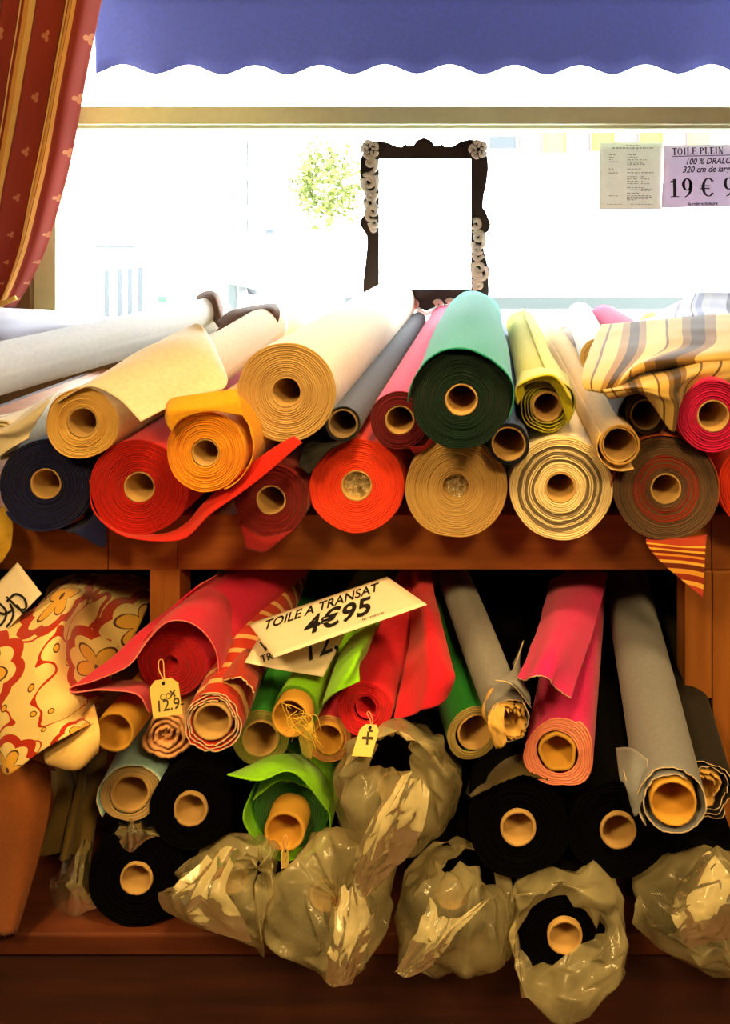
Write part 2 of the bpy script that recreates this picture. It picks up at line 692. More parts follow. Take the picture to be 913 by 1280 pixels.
boxes('post_cheek', [(xp(856), xp(889.5), FD - .004, FD + .05, .738, zf0 - .001)], WOODV, su, .0015)
boxes('post', [(xp(890.5), xp(960), FD - .006, FD + .05, .3, zf0 - .001)], WOODV, su, .0015)
LD = 1.075
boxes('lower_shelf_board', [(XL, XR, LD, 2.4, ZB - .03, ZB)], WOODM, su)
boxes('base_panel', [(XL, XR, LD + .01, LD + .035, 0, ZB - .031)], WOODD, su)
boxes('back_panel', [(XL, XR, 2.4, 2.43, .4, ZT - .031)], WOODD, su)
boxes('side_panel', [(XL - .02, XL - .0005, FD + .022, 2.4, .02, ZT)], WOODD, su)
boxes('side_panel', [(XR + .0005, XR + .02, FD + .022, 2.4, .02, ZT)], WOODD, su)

# ================================================================== UPPER SHELF ROLLS
GU, GL_ = 'fabric rolls on the upper shelf', 'fabric rolls on the lower shelf'
CREAM = fabric('cream_canvas', S(238, 226, 200))
CREAM_E = edge_rings('cream_canvas_edges', S(226, 196, 140), .16)


def big(label, px, py, r, body, end, core=20, D=None, L=1.2, ri=None, **kw):
    R = Roll(label, px, py, D or shelf_D(py, r, ZT), r, L=L, group=GU)
    R.wound(body, end, core * .98, **kw)
    R.core(core, ri)
    return R


navy = fabric('navy_fleece', S(24, 30, 84))
navy_e = edge_rings('navy_fleece_edges', S(17, 22, 70), .35)
b1 = big('navy blue fabric roll at the left end of the bottom row on the upper shelf', 57, 605, 57, navy, navy_e, 20)
b1.spiral(navy, 58, 60, .42, a0=math.radians(215), z0=.004, L=.5, lump=.03, name='loose_layer')
sheet('loose_end', [[(70, 660, 1.2), (100, 650, 1.2), (118, 625, 1.2)], [(85, 663, 1.16), (112, 658, 1.16), (126, 640, 1.16)], [(95, 666, 1.155), (130, 684, 1.155), (133, 655, 1.155)]], navy, b1.o, 16, 12, .002, seed=3)

red = fabric('red_cotton', S(205, 34, 24))
red_e = edge_rings('red_cotton_edges', S(176, 24, 18), .25)
b2 = big('bright red fabric roll with loose end sweeping right, beside the navy roll', 174, 609, 61, red, red_e, 20, lump=.025)
sheet('loose_end', [[(112, 600, 1.15), (118, 640, 1.13), (150, 668, 1.115), (195, 676, 1.105), (232, 672, 1.09), (264, 642, 1.08), (302, 616, 1.08), (345, 582, 1.085), (378, 553, 1.09)],
                    [(113, 598, 1.3), (120, 630, 1.22), (150, 660, 1.17), (200, 668, 1.13), (232, 655, 1.115), (254, 630, 1.11), (288, 600, 1.1), (333, 566, 1.1), (368, 545, 1.11)]],
      red, b2.o, 90, 14, .0016, .001, 20, seed=4)

mar_e = edge_rings('maroon_edges', S(112, 20, 24), .3)
mar = fabric('maroon_cotton', S(132, 22, 28))
b3 = big('small dark maroon fabric roll in the bottom row with its fabric end drooping below', 339, 625, 46, mar, mar_e, 19, lump=.03)
sheet('loose_end', [[(300, 650, 1.14), (330, 671, 1.132), (372, 660, 1.14)], [(303, 665, 1.128), (335, 678, 1.126), (360, 668, 1.13)], [(308, 686, 1.126), (330, 690, 1.126), (345, 680, 1.128)]], mar, b3.o, 20, 12, seed=5)

orr = fabric('orange_red_cotton', S(230, 66, 34))
orr_e = edge_rings('orange_red_edges', S(226, 62, 34), .2)
b4 = big('orange-red fabric roll with crumpled plastic in its tube, between maroon and beige rolls', 446, 607, 59, orr, orr_e, 20, lump=.02, step=.03, seam=1.2)


def stuffing(R, ro, seed, mat, name='crumpled_film'):
    """crumpled film pushed into the tube"""
    n, m = 36, 12
    V, Fc = [], []
    for i in range(m + 1):
        t = i / m
        for k in range(n):
            th = 2 * PI * k / n
            b = ro * R.k * t * .98
            h = -.006 - .012 * noise.noise(Vector((b * math.cos(th) * 130, b * math.sin(th) * 130, seed))) - .01 * crease((b * math.cos(th), b * math.sin(th), 0), 55, seed)
            V.append((b * math.cos(th), b * math.sin(th), h))
    for i in range(m):
        for k in range(n):
            Fc.append((i * n + k, i * n + (k + 1) % n, (i + 1) * n + (k + 1) % n, (i + 1) * n + k))
    return link(name, V, Fc, mat, R.o, world=False, smooth=False)


stuffing(b4, 16.5, 3, FILM)
bei = fabric('beige_canvas', S(214, 184, 128))
bei_e = edge_rings('beige_canvas_edges', S(206, 170, 108), .16)
b5 = big('plain beige fabric roll with film stuffed in its tube, under the teal roll', 570, 609, 64, bei, bei_e, 19, layers=17, lump=.022, step=.035, seam=2.2)
stuffing(b5, 15.6, 8, FILM)

cs_ = S(240, 222, 176)
gr_ = S(120, 106, 88)
R6 = 65 * shelf_D(610, 65, ZT) / F
strp_e = radial('striped_canvas_edges', [(0, cs_), (.44, cs_), (.50, gr_), (.56, cs_), (.585, gr_), (.60, cs_), (.63, gr_), (.70, cs_), (.715, gr_), (.725, cs_), (.75, gr_), (.82, cs_)], R6)
strp_b = striped('cream_grey_striped_canvas', [(0, cs_), (.3, gr_), (.42, cs_), (.7, S(180, 160, 120)), (.8, cs_)], 7)
b6 = big('cream fabric roll showing grey-brown stripe rings on its end, in the bottom row', 701, 610, 65, CREAM, strp_e, 20, layers=18, lump=.022, step=.03, seam=1.)

brn = fabric('brown_grey_canvas', S(112, 84, 66))
R7 = 65 * shelf_D(611, 65, ZT) / F
br1, br2 = S(104, 78, 60), S(140, 44, 30)
brn_e = radial('brown_red_edges', [(0, br1), (.36, S(122, 70, 50)), (.44, br2), (.48, br1), (.52, br2), (.56, S(120, 70, 50)), (.6, br2), (.64, br1), (.8, S(96, 74, 58)), (.9, br1)], R7)
b7 = big('brown fabric roll with faint red rings at the right of the bottom row', 833, 611, 65, brn, brn_e, 20, layers=20, lump=.025, step=.02)
obr = fabric('orange_brown_canvas', S(176, 84, 48))
b7.spiral(obr, 66, 68, .55, a0=math.radians(-20), z0=.002, L=.6, lump=.02, name='loose_layer')
sten = striped('orange_striped_canvas', [(0, S(168, 60, 40)), (.25, S(230, 170, 60)), (.29, S(150, 50, 24)), (.36, S(236, 178, 70)), (.41, S(120, 40, 20)), (.48, S(226, 150, 50)), (.53, S(150, 46, 24)),
                                        (.60, S(238, 180, 70)), (.65, S(110, 40, 20)), (.72, S(228, 160, 60)), (.78, S(150, 50, 30)), (.85, S(238, 180, 80)), (.9, S(190, 70, 50))], 1, 'v')
sheet('loose_end', [[(808, 668, 1.13), (845, 672, 1.118), (884, 668, 1.13)], [(810, 682, 1.116), (850, 686, 1.114), (882, 688, 1.116)], [(828, 704, 1.114), (858, 706, 1.114), (881, 710, 1.114)], [(872, 741, 1.115), (876, 745, 1.115), (879, 748, 1.115)]],
      sten, b7.o, 30, 30, .0016, .001, seed=6)
b8 = big('orange-red fabric roll cut off by the right edge of the bottom row', 955, 608, 57, orr, orr_e, 20)

# left edge
b0 = Roll('thin cream fabric roll peeking out at the far left above the navy roll', -2, 552, 1.2, 26, L=1.0, group=GU)
b0.spiral(CREAM, 15, 27, 2.4, a0=.5, z0=0, lump=.05, rim=CREAM_E)
b0.core(13)
sheet('loose_end', [[(-12, 522, 1.35), (30, 512, 1.33), (75, 488, 1.3)], [(-12, 540, 1.19), (16, 532, 1.185), (62, 502, 1.185)], [(-12, 548, 1.185), (22, 548, 1.18), (38, 542, 1.18)], [(-10, 580, 1.178), (12, 562, 1.175), (36, 548, 1.175)]], CREAM, b0.o, 24, 24, .0016, .002, seed=14)

# second row
yel = fabric('buttery_cream_cotton', S(240, 214, 150))
yel_e = edge_rings('buttery_cream_edges', S(226, 186, 106), .15)
m1 = big('cream fabric roll with a broad loose flap thrown back, above the navy roll', 103, 528, 45, yel, yel_e, 20, D=1.13, lump=.035, step=.05, seam=.5)
sheet('loose_end', [[(72, 503, 1.125), (110, 482, 1.118), (146, 497, 1.105), (176, 527, 1.09)], [(100, 486, 1.18), (150, 458, 1.17), (200, 470, 1.15), (216, 507, 1.13)],
                    [(140, 462, 1.32), (190, 432, 1.26), (236, 444, 1.2), (250, 493, 1.165)], [(165, 445, 1.4), (225, 416, 1.34), (262, 432, 1.25), (284, 480, 1.19)], [(200, 428, 1.5), (232, 411, 1.42), (250, 406, 1.36), (270, 434, 1.27)]],
      fabric('pale_cream_cotton', S(242, 232, 212)), m1.o, 50, 50, .0016, .003, 12, seed=7)

ora = fabric('orange_yellow_cotton', S(246, 170, 38))
ora_e = edge_rings('orange_yellow_edges', S(232, 152, 40), .18)
m2 = big('orange-yellow fabric roll with a loose outer layer, resting over the red roll', 257, 566, 50, ora, ora_e, 18, D=1.08, layers=12, lump=.025, step=.04, seam=2.4)
m2.spiral(ora, 51, 70, .36, a0=math.radians(-62), z0=.004, L=.7, lump=.02, name='loose_layer')
sheet('loose_layer', [[(206, 520, 1.10), (212, 500, 1.10), (240, 494, 1.09), (296, 486, 1.09)], [(208, 528, 1.068), (214, 512, 1.066), (250, 508, 1.066), (300, 500, 1.07)], [(214, 540, 1.066), (228, 524, 1.064), (262, 514, 1.064), (305, 520, 1.066)]], ora, m2.o, 30, 16, .0014, .001, seed=8)

m3 = big('largest white cream fabric roll sitting high in the pile, left of centre', 358, 490, 62, CREAM, edge_rings('tan_cream_edges', S(194, 160, 104), .16), 20, D=1.12, layers=16, L=1.26, lump=.012, step=.02, seam=2.6, wrk=.008)
gry = fabric('dark_slate_cotton', S(74, 78, 92))
m4 = Roll('thin dark slate fabric roll between the biggest cream roll and the pink roll', 429, 530, 1.12, 22, L=1.2, group=GU)
m4.wound(gry, edge_rings('black_edges', S(26, 26, 30), .3), 19, layers=3, lump=.02, z0=-.001)
m4.core(19, 16, mat=plain('dark_brown_cardboard', S(134, 108, 78), .85))
blk = fabric('black_cotton', S(26, 26, 28), sheen=.05)
sheet('loose_end', [[(395, 548, 1.2), (410, 548, 1.2), (440, 552, 1.18)], [(382, 556, 1.15), (402, 556, 1.14), (430, 553, 1.112)], [(376, 572, 1.13), (388, 580, 1.125), (408, 566, 1.118)], [(374, 580, 1.12), (386, 592, 1.118), (392, 585, 1.118)]], blk, m4.o, 20, 20, seed=9)

pnk = fabric('hot_pink_cotton', S(226, 38, 100))
pnk_e = edge_rings('shaded_pink_edges', S(96, 18, 32), .3)  # shade on the roll's end put into the edge colour
m5 = big('hot pink fabric roll with shade-darkened maroon end, left of the teal roll', 500, 525, 36, pnk, pnk_e, 19, D=1.13, layers=8, lump=.04)
sheet('loose_end', [[(500, 560, 1.16), (530, 560, 1.16), (545, 540, 1.18)], [(510, 558, 1.125), (530, 558, 1.125), (541, 545, 1.125)], [(518, 567, 1.122), (532, 562, 1.122), (542, 552, 1.122)]], mar, m5.o, 14, 10, seed=10)

tea = fabric('teal_cotton', S(12, 136, 118))
tea_e = edge_rings('shaded_teal_edges', S(8, 36, 32), .3)  # edge colour carries the darkness of the end under warm lamplight
m6 = big('big teal green fabric roll with shade-darkened end sitting on top in the centre', 577, 500, 63, tea, tea_e, 21, D=1.02, layers=18, L=.88, lump=.03, step=.03, seam=2.7, wrk=.014)
m6.spiral(tea, 65, 66.5, .56, a0=math.radians(-22), z0=.012, L=.8, lump=.035, name='loose_layer', jag=.003)

nv2 = fabric('blue_denim', S(54, 76, 140))
m7 = Roll('thin navy blue fabric roll peeking out between the teal and beige rolls', 636, 555, 1.1, 26, L=1.1, group=GU)
m7.wound(nv2, edge_rings('navy_edges', S(22, 26, 50), .3), 22, layers=3, lump=.03)
m7.core(22, 19)

lim = fabric('lemon_yellow_cotton', S(200, 194, 44))
lim_e = fabric('olive_yellow_edge', S(160, 152, 62))
m8 = Roll('lemon yellow fabric roll loosely wound, right of the teal roll', 684, 508, 1.13, 36, L=.92, group=GU)
m8.spiral(lim, 20, 35, 4, a0=1.5, rim=lim_e, lump=.05, jag=.001)
m8.core(20, 16)
sheet('loose_end', [[(642, 492, 1.4), (655, 455, 1.4), (690, 455, 1.4), (712, 470, 1.4)], [(646, 505, 1.13), (650, 478, 1.125), (690, 466, 1.12), (714, 492, 1.12)], [(650, 502, 1.115), (647, 484, 1.11), (690, 473, 1.105), (716, 510, 1.11)], [(656, 492, 1.118), (658, 480, 1.112), (690, 480, 1.112), (712, 530, 1.115)]], lim, m8.o, 36, 26, .0014, .0015, 25, seed=11)

tan = fabric('light_tan_cotton', S(226, 190, 124))
m9 = Roll('thin light tan fabric roll around a wide tube, above the striped-end cream roll', 775, 556, 1.08, 25, L=1.2, group=GU)
m9.wound(tan, edge_rings('tan_edges', S(216, 172, 96), .15), 22.5, layers=3, lump=.02)
m9.core(22, 20)
m9.spiral(tan, 26, 36, .42, a0=math.radians(150), z0=-.004, L=1.1, lump=.02, name='loose_layer')

cs = [(0, S(232, 196, 116)), (.08, S(118, 84, 44)), (.1, S(236, 202, 124)), (.2, S(172, 130, 66)), (.26, S(84, 62, 40)), (.33, S(160, 122, 66)), (.38, S(238, 208, 130)), (.52, S(120, 84, 44)), (.54, S(226, 186, 104)),
      (.63, S(140, 104, 56)), (.68, S(84, 62, 40)), (.76, S(150, 112, 60)), (.82, S(238, 206, 128)), (.94, S(124, 88, 44)), (.96, S(230, 192, 112))]
cs = [(a_, scl(c_, .78)) for a_, c_ in cs]
canv = striped('tan_brown_striped_canvas', cs, 1)
m10 = Roll('tan striped canvas roll with its cloth bunched over the top', 808, 518, 1.12, 24, L=.4, group=GU)
m10.wound(brn, edge_rings('dark_brown_edges', S(70, 50, 36), .3), 20, layers=3)
m10.core(20, 17, mat=plain('grey_brown_cardboard', S(184, 158, 120), .85))
m10.spiral(fabric('dark_brown_cotton', S(66, 48, 34)), 27, 34, 1.2, a0=math.radians(160), z0=-.004, L=.35, lump=.06, name='loose_layer', sgn=-1)
sheet('bunched_canvas', [[(752, 406, 1.62), (800, 402, 1.6), (860, 396, 1.6), (940, 392, 1.6)], [(742, 428, 1.42), (800, 420, 1.4), (860, 413, 1.4), (940, 408, 1.42)],
                         [(731, 456, 1.2), (796, 442, 1.2), (858, 432, 1.25), (940, 425, 1.3)], [(727, 474, 1.11), (775, 470, 1.08), (818, 449, 1.12), (940, 440, 1.22)],
                         [(734, 489, 1.085), (765, 488, 1.065), (815, 458, 1.1), (940, 452, 1.22)], [(750, 486, 1.10), (775, 484, 1.10), (815, 464, 1.14), (940, 460, 1.26)]],
      canv, m10.o, 80, 50, .0018, .003, 12, seed=12)
cs2 = striped('tan_brown_striped_canvas_fold', cs, 1.3)
sheet('bunched_canvas_fold', [[(752, 484, 1.16), (790, 470, 1.14), (830, 462, 1.16), (880, 448, 1.2), (940, 440, 1.26)], [(754, 488, 1.06), (795, 482, 1.04), (838, 474, 1.06), (880, 462, 1.12), (940, 452, 1.2)],
                              [(757, 492, 1.05), (797, 486, 1.03), (838, 494, 1.04), (864, 478, 1.1), (940, 464, 1.18)], [(762, 498, 1.05), (800, 491, 1.035), (844, 508, 1.05), (859, 488, 1.1), (940, 470, 1.18)], [(772, 497, 1.06), (806, 494, 1.05), (842, 540, 1.06), (857, 500, 1.11), (940, 474, 1.19)]],
      cs2, m10.o, 70, 40, .0018, .002, 14, seed=13)

mag = fabric('magenta_cotton', S(206, 20, 96))
mag_e = edge_rings('magenta_edges', S(176, 14, 74), .2)
m11 = big('magenta fabric roll at the right edge resting over the brown roll', 892, 520, 46, mag, mag_e, 21, D=1.1, layers=8, L=1.02, lump=.05, step=.05)
yb = Roll('yellow striped fabric roll at the right edge behind the magenta roll', 925, 470, 1.3, 22, L=.7, group=GU)
yb.wound(striped('yellow_striped_cotton', [(0, S(230, 190, 40)), (.5, S(160, 60, 30)), (.6, S(236, 200, 60))], 12, 'v'), edge_rings('yellow_edges', S(220, 180, 50), .3), 12, layers=5)
yb.core(12)

# rolls lying behind on top
wht = fabric('white_cotton', S(250, 250, 255))
t1 = Roll('long white fabric roll lying slanted across the top left of the pile', -120, 490, 1.2, 37.5, L=1.0, group=GU)
t1.M = axes(P(-120, 490, 1.2), P(264, 394, 2.0))
t1.o.matrix_world = t1.M
WM[t1.o] = t1.M.copy()
t1.L = (P(-120, 490, 1.2) - P(264, 394, 2.0)).length
t1.wound(wht, CREAM_E, 10, layers=8, lump=.03, wrk=.012)
t1.core(10)
brl = fabric('brown_lining_cotton', S(128, 98, 84))
sheet('curled_end', [[(244, 372, 2.03), (256, 364, 2.03), (270, 366, 2.0), (279, 385, 1.98)], [(249, 378, 2.0), (259, 372, 1.98), (270, 378, 1.95), (279, 398, 1.93)], [(262, 398, 1.95), (268, 402, 1.93), (274, 410, 1.91), (278, 410, 1.9)]], brl, t1.o, 24, 20, .002, .001, seed=15, rim=WHITE_EDGE)
sheet('white_tip', [[(262, 366, 2.1), (276, 368, 2.1), (290, 384, 2.1)], [(268, 378, 2.06), (278, 382, 2.06), (288, 398, 2.06)], [(276, 404, 2.0), (280, 408, 2.0), (284, 410, 2.0)]], wht, t1.o, 16, 14, .002, .001, seed=16)
pch = fabric('peach_white_cotton', S(240, 224, 200))
t2 = Roll('pale peach white fabric roll lying behind the orange-yellow roll with a curled brown end', 228, 478, 1.25, 34, L=.5, group=GU)
t2.M = axes(P(228, 478, 1.25), P(336, 405, 1.75))
t2.o.matrix_world = t2.M
WM[t2.o] = t2.M.copy()
t2.wound(pch, CREAM_E, 12, layers=8, lump=.02)
t2.core(12)
sheet('curled_end', [[(272, 402, 1.72), (290, 388, 1.74), (330, 380, 1.76), (346, 380, 1.76)], [(276, 408, 1.70), (300, 394, 1.69), (335, 386, 1.69), (350, 390, 1.7)], [(272, 412, 1.70), (300, 408, 1.67), (335, 402, 1.67), (348, 402, 1.68)], [(270, 416, 1.71), (300, 413, 1.69), (330, 409, 1.69), (344, 404, 1.7)]], brl, t2.o, 30, 26, .002, .001, seed=17)
lav = fabric('lavender_white_cotton', S(196, 198, 222))
lc = sheet('folded_cloth', [[(-60, 392, 2.1), (0, 388, 2.1), (50, 390, 2.1), (108, 400, 2.1)], [(-60, 395, 1.9), (0, 391, 1.9), (50, 396, 1.9), (110, 404, 1.9)], [(-60, 430, 1.6), (0, 426, 1.6), (50, 420, 1.65), (100, 412, 1.7)], [(-60, 470, 1.6), (0, 462, 1.62), (50, 450, 1.66), (100, 440, 1.7)]], lav, None, 36, 30, .012, .004, seed=18)
tag(lc, 'pale lavender cloth folded flat behind the slanted white roll, under the curtain', 'cloth')
lstr = striped('white_grey_striped_cotton', [(0, S(232, 230, 236)), (.2, S(150, 140, 140)), (.25, S(236, 234, 240)), (.5, S(190, 190, 214)), (.6, S(236, 234, 240)), (.8, S(130, 120, 120)), (.84, S(230, 228, 236))], 6, 'v')
t3 = Roll('white and grey striped fabric roll behind the bunched striped canvas', 740, 400, 1.62, 20, L=.4, group=GU)
t3.M = axes(P(748, 446, 1.5), P(727, 397, 2.1))
t3.o.matrix_world = t3.M
WM[t3.o] = t3.M.copy()
t3.L, t3.r, t3.k = .66, .034, 1 / F
t3.wound(lstr, CREAM_E, 8, r=34, layers=5)
t3.core(8)
for o_ in t3.o.children:
    if o_.name.startswith('wound'):
        ul = o_.data.uv_layers.new(name='UVMap')
        for lp in o_.data.loops:
            v = o_.data.vertices[lp.vertex_index].co
            ul.data[lp.index].uv = (math.atan2(v.y, v.x) / 6.28, v.z * 1.6)
for o_ in yb.o.children:
    if o_.name.startswith('wound'):
        ul = o_.data.uv_layers.new(name='UVMap')
        for lp in o_.data.loops:
            v = o_.data.vertices[lp.vertex_index].co
            ul.data[lp.index].uv = (math.atan2(v.y, v.x) / 6.28, v.z * 2)
lstr2 = striped('lavender_striped_cotton', [(0, S(214, 216, 236)), (.3, S(130, 124, 150)), (.4, S(220, 222, 240)), (.6, S(176, 182, 220)), (.8, S(224, 226, 240))], 5)
sc = sheet('striped_cloth', [[(760, 412, 2.0), (800, 405, 2.0), (860, 372, 2.0), (880, 366, 2.0), (960, 368, 2.0)], [(752, 410, 1.85), (800, 402, 1.85), (852, 388, 1.85), (875, 384, 1.85), (960, 384, 1.85)], [(756, 416, 1.72), (800, 410, 1.72), (850, 400, 1.72), (880, 398, 1.72), (960, 396, 1.72)]], lstr2, None, 50, 26, .006, .004, 10, seed=19)
tag(sc, 'lavender and white striped cloth heaped at the right, behind the tan striped canvas', 'cloth')

# ================================================================== LOWER SHELF ROLLS
def lroll(label, px, py, D, r, back=None, L=1.1):
    return Roll(label, px, py, D, r, back, L, GL_)


BLK = fabric('black_felt', S(11, 11, 12), rough=1, sheen=0)
BLK_E = edge_rings('black_felt_edges', S(8, 8, 9), .3)
OLV = fabric('dark_olive_cotton', S(74, 62, 34))
for m_ in (BLK, BLK_E):
    m_.node_tree.nodes['Principled BSDF'].inputs['Specular IOR Level'].default_value = 0
    m_.node_tree.nodes['Principled BSDF'].inputs['Sheen Weight'].default_value = 0
# top layer
cor = fabric('coral_red_canvas', S(212, 28, 74))
cor_e = edge_rings('coral_red_edges', S(176, 22, 38), .25)
r1 = lroll('large coral red fabric roll with a torn outer layer, left end of the lower shelf', 215, 828, 1.1, 46, (335, 718), L=.42)
r1.wound(cor, cor_e, 9, layers=9, lump=.05, step=.08, seam=4.)
r1.core(9, 7.6, mat=cor_e, name='rolled_centre', lump=.1)
sheet('loose_end', [[(274, 856, 1.07), (270, 812, 1.06), (243, 780, 1.05), (212, 776, 1.05), (185, 800, 1.05), (160, 832, 1.03), (120, 850, 1.02), (90, 858, 1.015), (92, 866, 1.015), (130, 862, 1.015), (172, 868, 1.02), (187, 892, 1.03)],
                    [(300, 830, 1.2), (298, 790, 1.19), (280, 752, 1.18), (250, 742, 1.18), (215, 762, 1.17), (180, 800, 1.12), (140, 828, 1.08), (110, 845, 1.06), (108, 862, 1.06), (140, 858, 1.06), (178, 860, 1.07), (192, 885, 1.08)],
                    [(348, 770, 1.45), (345, 740, 1.45), (330, 716, 1.45), (290, 712, 1.32), (255, 728, 1.21), (205, 766, 1.18), (165, 800, 1.15), (140, 830, 1.15), (140, 850, 1.15), (160, 850, 1.15), (185, 852, 1.15), (198, 875, 1.15)]],
      cor, r1.o, 110, 30, .0018, .003, 16, seed=20, rim=fabric('pink_raw_edge', S(236, 120, 120)), jag=.3)

r2 = lroll('bare yellow cardboard tube under the coral red cloth at the left', 150, 906, 1.06, 25, (195, 850), L=.6)
r2.o.name = 'cardboard_tube'
r2.o['category'] = 'tube'
r2.core(25, 21, mat=CARD_Y, prot=14)
pfe = fabric('peach_flannel', S(226, 168, 118))
r3 = lroll('small soft peach fabric roll without a tube, below the price tag at the left', 207, 920, 1.09, 32, (232, 868), L=.7)
r3.spiral(pfe, 9, 31, 3.2, a0=.6, lump=.10, thick=.0045, jag=.0015)
r3.spiral(pfe, 3, 8, 1.2, a0=2, lump=.2, thick=.004, name='rolled_centre', z0=-.006)

rst = striped('red_cream_striped_canvas', [(0, S(186, 44, 24)), (.55, S(232, 176, 112)), (.85, S(186, 44, 24))], 11, 'v')
r4 = lroll('red and cream striped fabric roll with a fringed edge, below the coral roll', 265, 903, 1.02, 37, (318, 800), L=.42)
r4.spiral(rst, 26, 37, 3.1, a0=1.3, rim=WHITE_EDGE, lump=.06, thick=.002, jag=.002)
for o_ in r4.o.children:
    for d in o_.data.uv_layers[0].data:
        d.uv = (d.uv[0], (d.uv[1]) * 1.0)
r4.core(24, 20)
sheet('torn_end', [[(300, 812, 1.2), (318, 800, 1.2), (326, 818, 1.2)], [(285, 832, 1.1), (305, 822, 1.08), (325, 842, 1.08)], [(278, 850, 1.04), (300, 848, 1.02), (318, 866, 1.02)]], fabric('rust_red_canvas', S(172, 48, 26)), r4.o, 20, 16, .002, .002, seed=21, rim=WHITE_EDGE, jag=.5)

gre = fabric('green_cotton', S(44, 136, 44))
ole = edge_rings('olive_edges', S(132, 128, 66), .22)
r5 = lroll('mid-green fabric roll with olive end, right of the red striped roll', 326, 922, 1.08, 35, (350, 850), L=.5)
r5.wound(gre, ole, 23, layers=5, lump=.03)
r5.core(23, 20, prot=2)
lime = fabric('lime_green_cotton', S(136, 214, 26))
r6 = lroll('lime green fabric roll on a protruding yellow tube, under the paper price cards', 363, 898, 1.03, 29, (398, 838), L=.4)
r6.wound(lime, edge_rings('lime_edges', S(96, 150, 30), .25), 25, layers=3, lump=.03, z0=-.022)
r6.core(24.5, 21, mat=CARD_Y)
fr = []
rnd = random.Random(5)
for k in range(14):
    a = P(372 + rnd.uniform(-8, 14), 893 + rnd.uniform(-8, 12), 1.02)
    fr.append(tube('', [a, a + Vector((rnd.uniform(-.02, .03), -.006, rnd.uniform(-.01, .012))), a + Vector((rnd.uniform(-.01, .04), -.004, rnd.uniform(-.045, -.01)))], .0005, None, n=5, res=8))
link('frayed_threads', *join(fr), fabric('yellow_thread', S(226, 190, 70)), r6.o)
sheet('loose_end', [[(372, 900, 1.05), (384, 890, 1.05), (392, 885, 1.06)], [(374, 925, 1.03), (384, 915, 1.025), (391, 908, 1.03)], [(378, 944, 1.04), (388, 950, 1.03), (392, 940, 1.03)]], fabric('pale_yellow_cotton', S(196, 176, 70)), r6.o, 14, 14, .0015, .002, seed=22)

pk2 = fabric('deep_pink_cotton', S(196, 34, 66))
r7 = lroll('small deep pink fabric roll with tan end, left of the red roll', 411, 922, 1.07, 30, (468, 775), L=.45)
r7.wound(pk2, edge_rings('tan_pink_edges', S(196, 142, 84), .2), 20, layers=5, lump=.06)
r7.core(20, 17, prot=4, mat=CARD_Y, lump=.05)
lf = sheet('fabric_offcut', [[(462, 772, 1.25), (478, 768, 1.24), (476, 775, 1.22)], [(430, 810, 1.1), (455, 802, 1.06), (458, 815, 1.08)], [(414, 850, 1.04), (438, 836, 1.0), (449, 832, 1.02)], [(403, 882, 1.03), (420, 866, .99), (450, 852, 1.0)]], lime, None, 26, 36, .0016, .002, seed=23)
tag(lf, 'lime green cloth end draped between the price cards and scarlet roll', 'cloth')
rd2 = fabric('scarlet_canvas', S(214, 28, 52))
r8 = lroll('scarlet fabric roll wound without a tube, in the middle of the lower shelf', 458, 885, 1.05, 35, (515, 745), L=.42)
r8.wound(rd2, edge_rings('scarlet_edges', S(206, 30, 44), .2), 15, layers=7, lump=.05, step=.1, seam=-.6)
r8.core(15, 13, mat=rd2, name='rolled_centre', lump=.12)
sheet('loose_end', [[(516, 716, 1.38), (522, 712, 1.36), (537, 714, 1.35)], [(514, 770, 1.22), (530, 765, 1.15), (550, 770, 1.16)], [(508, 830, 1.1), (535, 815, 1.05), (564, 825, 1.06)], [(498, 870, 1.06), (535, 848, 1.02), (569, 846, 1.03)], [(492, 898, 1.04), (528, 887, 1.01), (564, 866, 1.03)]], rd2, r8.o, 40, 50, .0018, .003, seed=24,
      fold=lambda u, v: .008 * math.sin(u * 6.3) * v)

r9 = lroll('emerald green fabric roll with pale olive end, right of the scarlet roll', 592, 916, 1.075, 33, (569, 848), L=.4)
r9.wound(fabric('emerald_cotton', S(24, 120, 40)), edge_rings('pale_olive_edges', S(158, 140, 84), .15), 23, layers=4, lump=.02)
r9.core(23, 20, prot=0, dx=3, dy=0)
gr2 = fabric('grey_cotton', S(130, 130, 136))
r10 = lroll('slim grey fabric roll with torn paper core, right of the emerald green roll', 638, 900, 1.0, 27, (568, 722), L=.62)
r10.spiral(gr2, 22, 28, 1.5, a0=2.2, rim=WHITE_EDGE, lump=.05, L=.85)
r10.spiral(PAPER, 13, 26, 1.8, a0=.7, lump=.16, thick=.003, jag=.006, name='torn_paper_core', z0=.004, L=.05)
sheet('torn_paper', [[(612, 890, 1.0), (620, 880, 1.0), (632, 876, 1.0)], [(610, 905, .985), (622, 905, .98), (630, 900, .98)], [(620, 932, .985), (628, 934, .98), (634, 925, .98)]], PAPER, r10.o, 18, 18, .001, .002, seed=25, crump=.004, cs=60, jag=.5)
sheet('loose_end', [[(655, 800, 1.2), (648, 815, 1.2), (640, 830, 1.18)], [(640, 838, 1.02), (650, 850, 1.0), (660, 865, 1.0)], [(618, 850, .99), (640, 856, .98), (664, 885, .985)]], gr2, r10.o, 16, 16, .0016, .001, seed=26, rim=WHITE_EDGE)

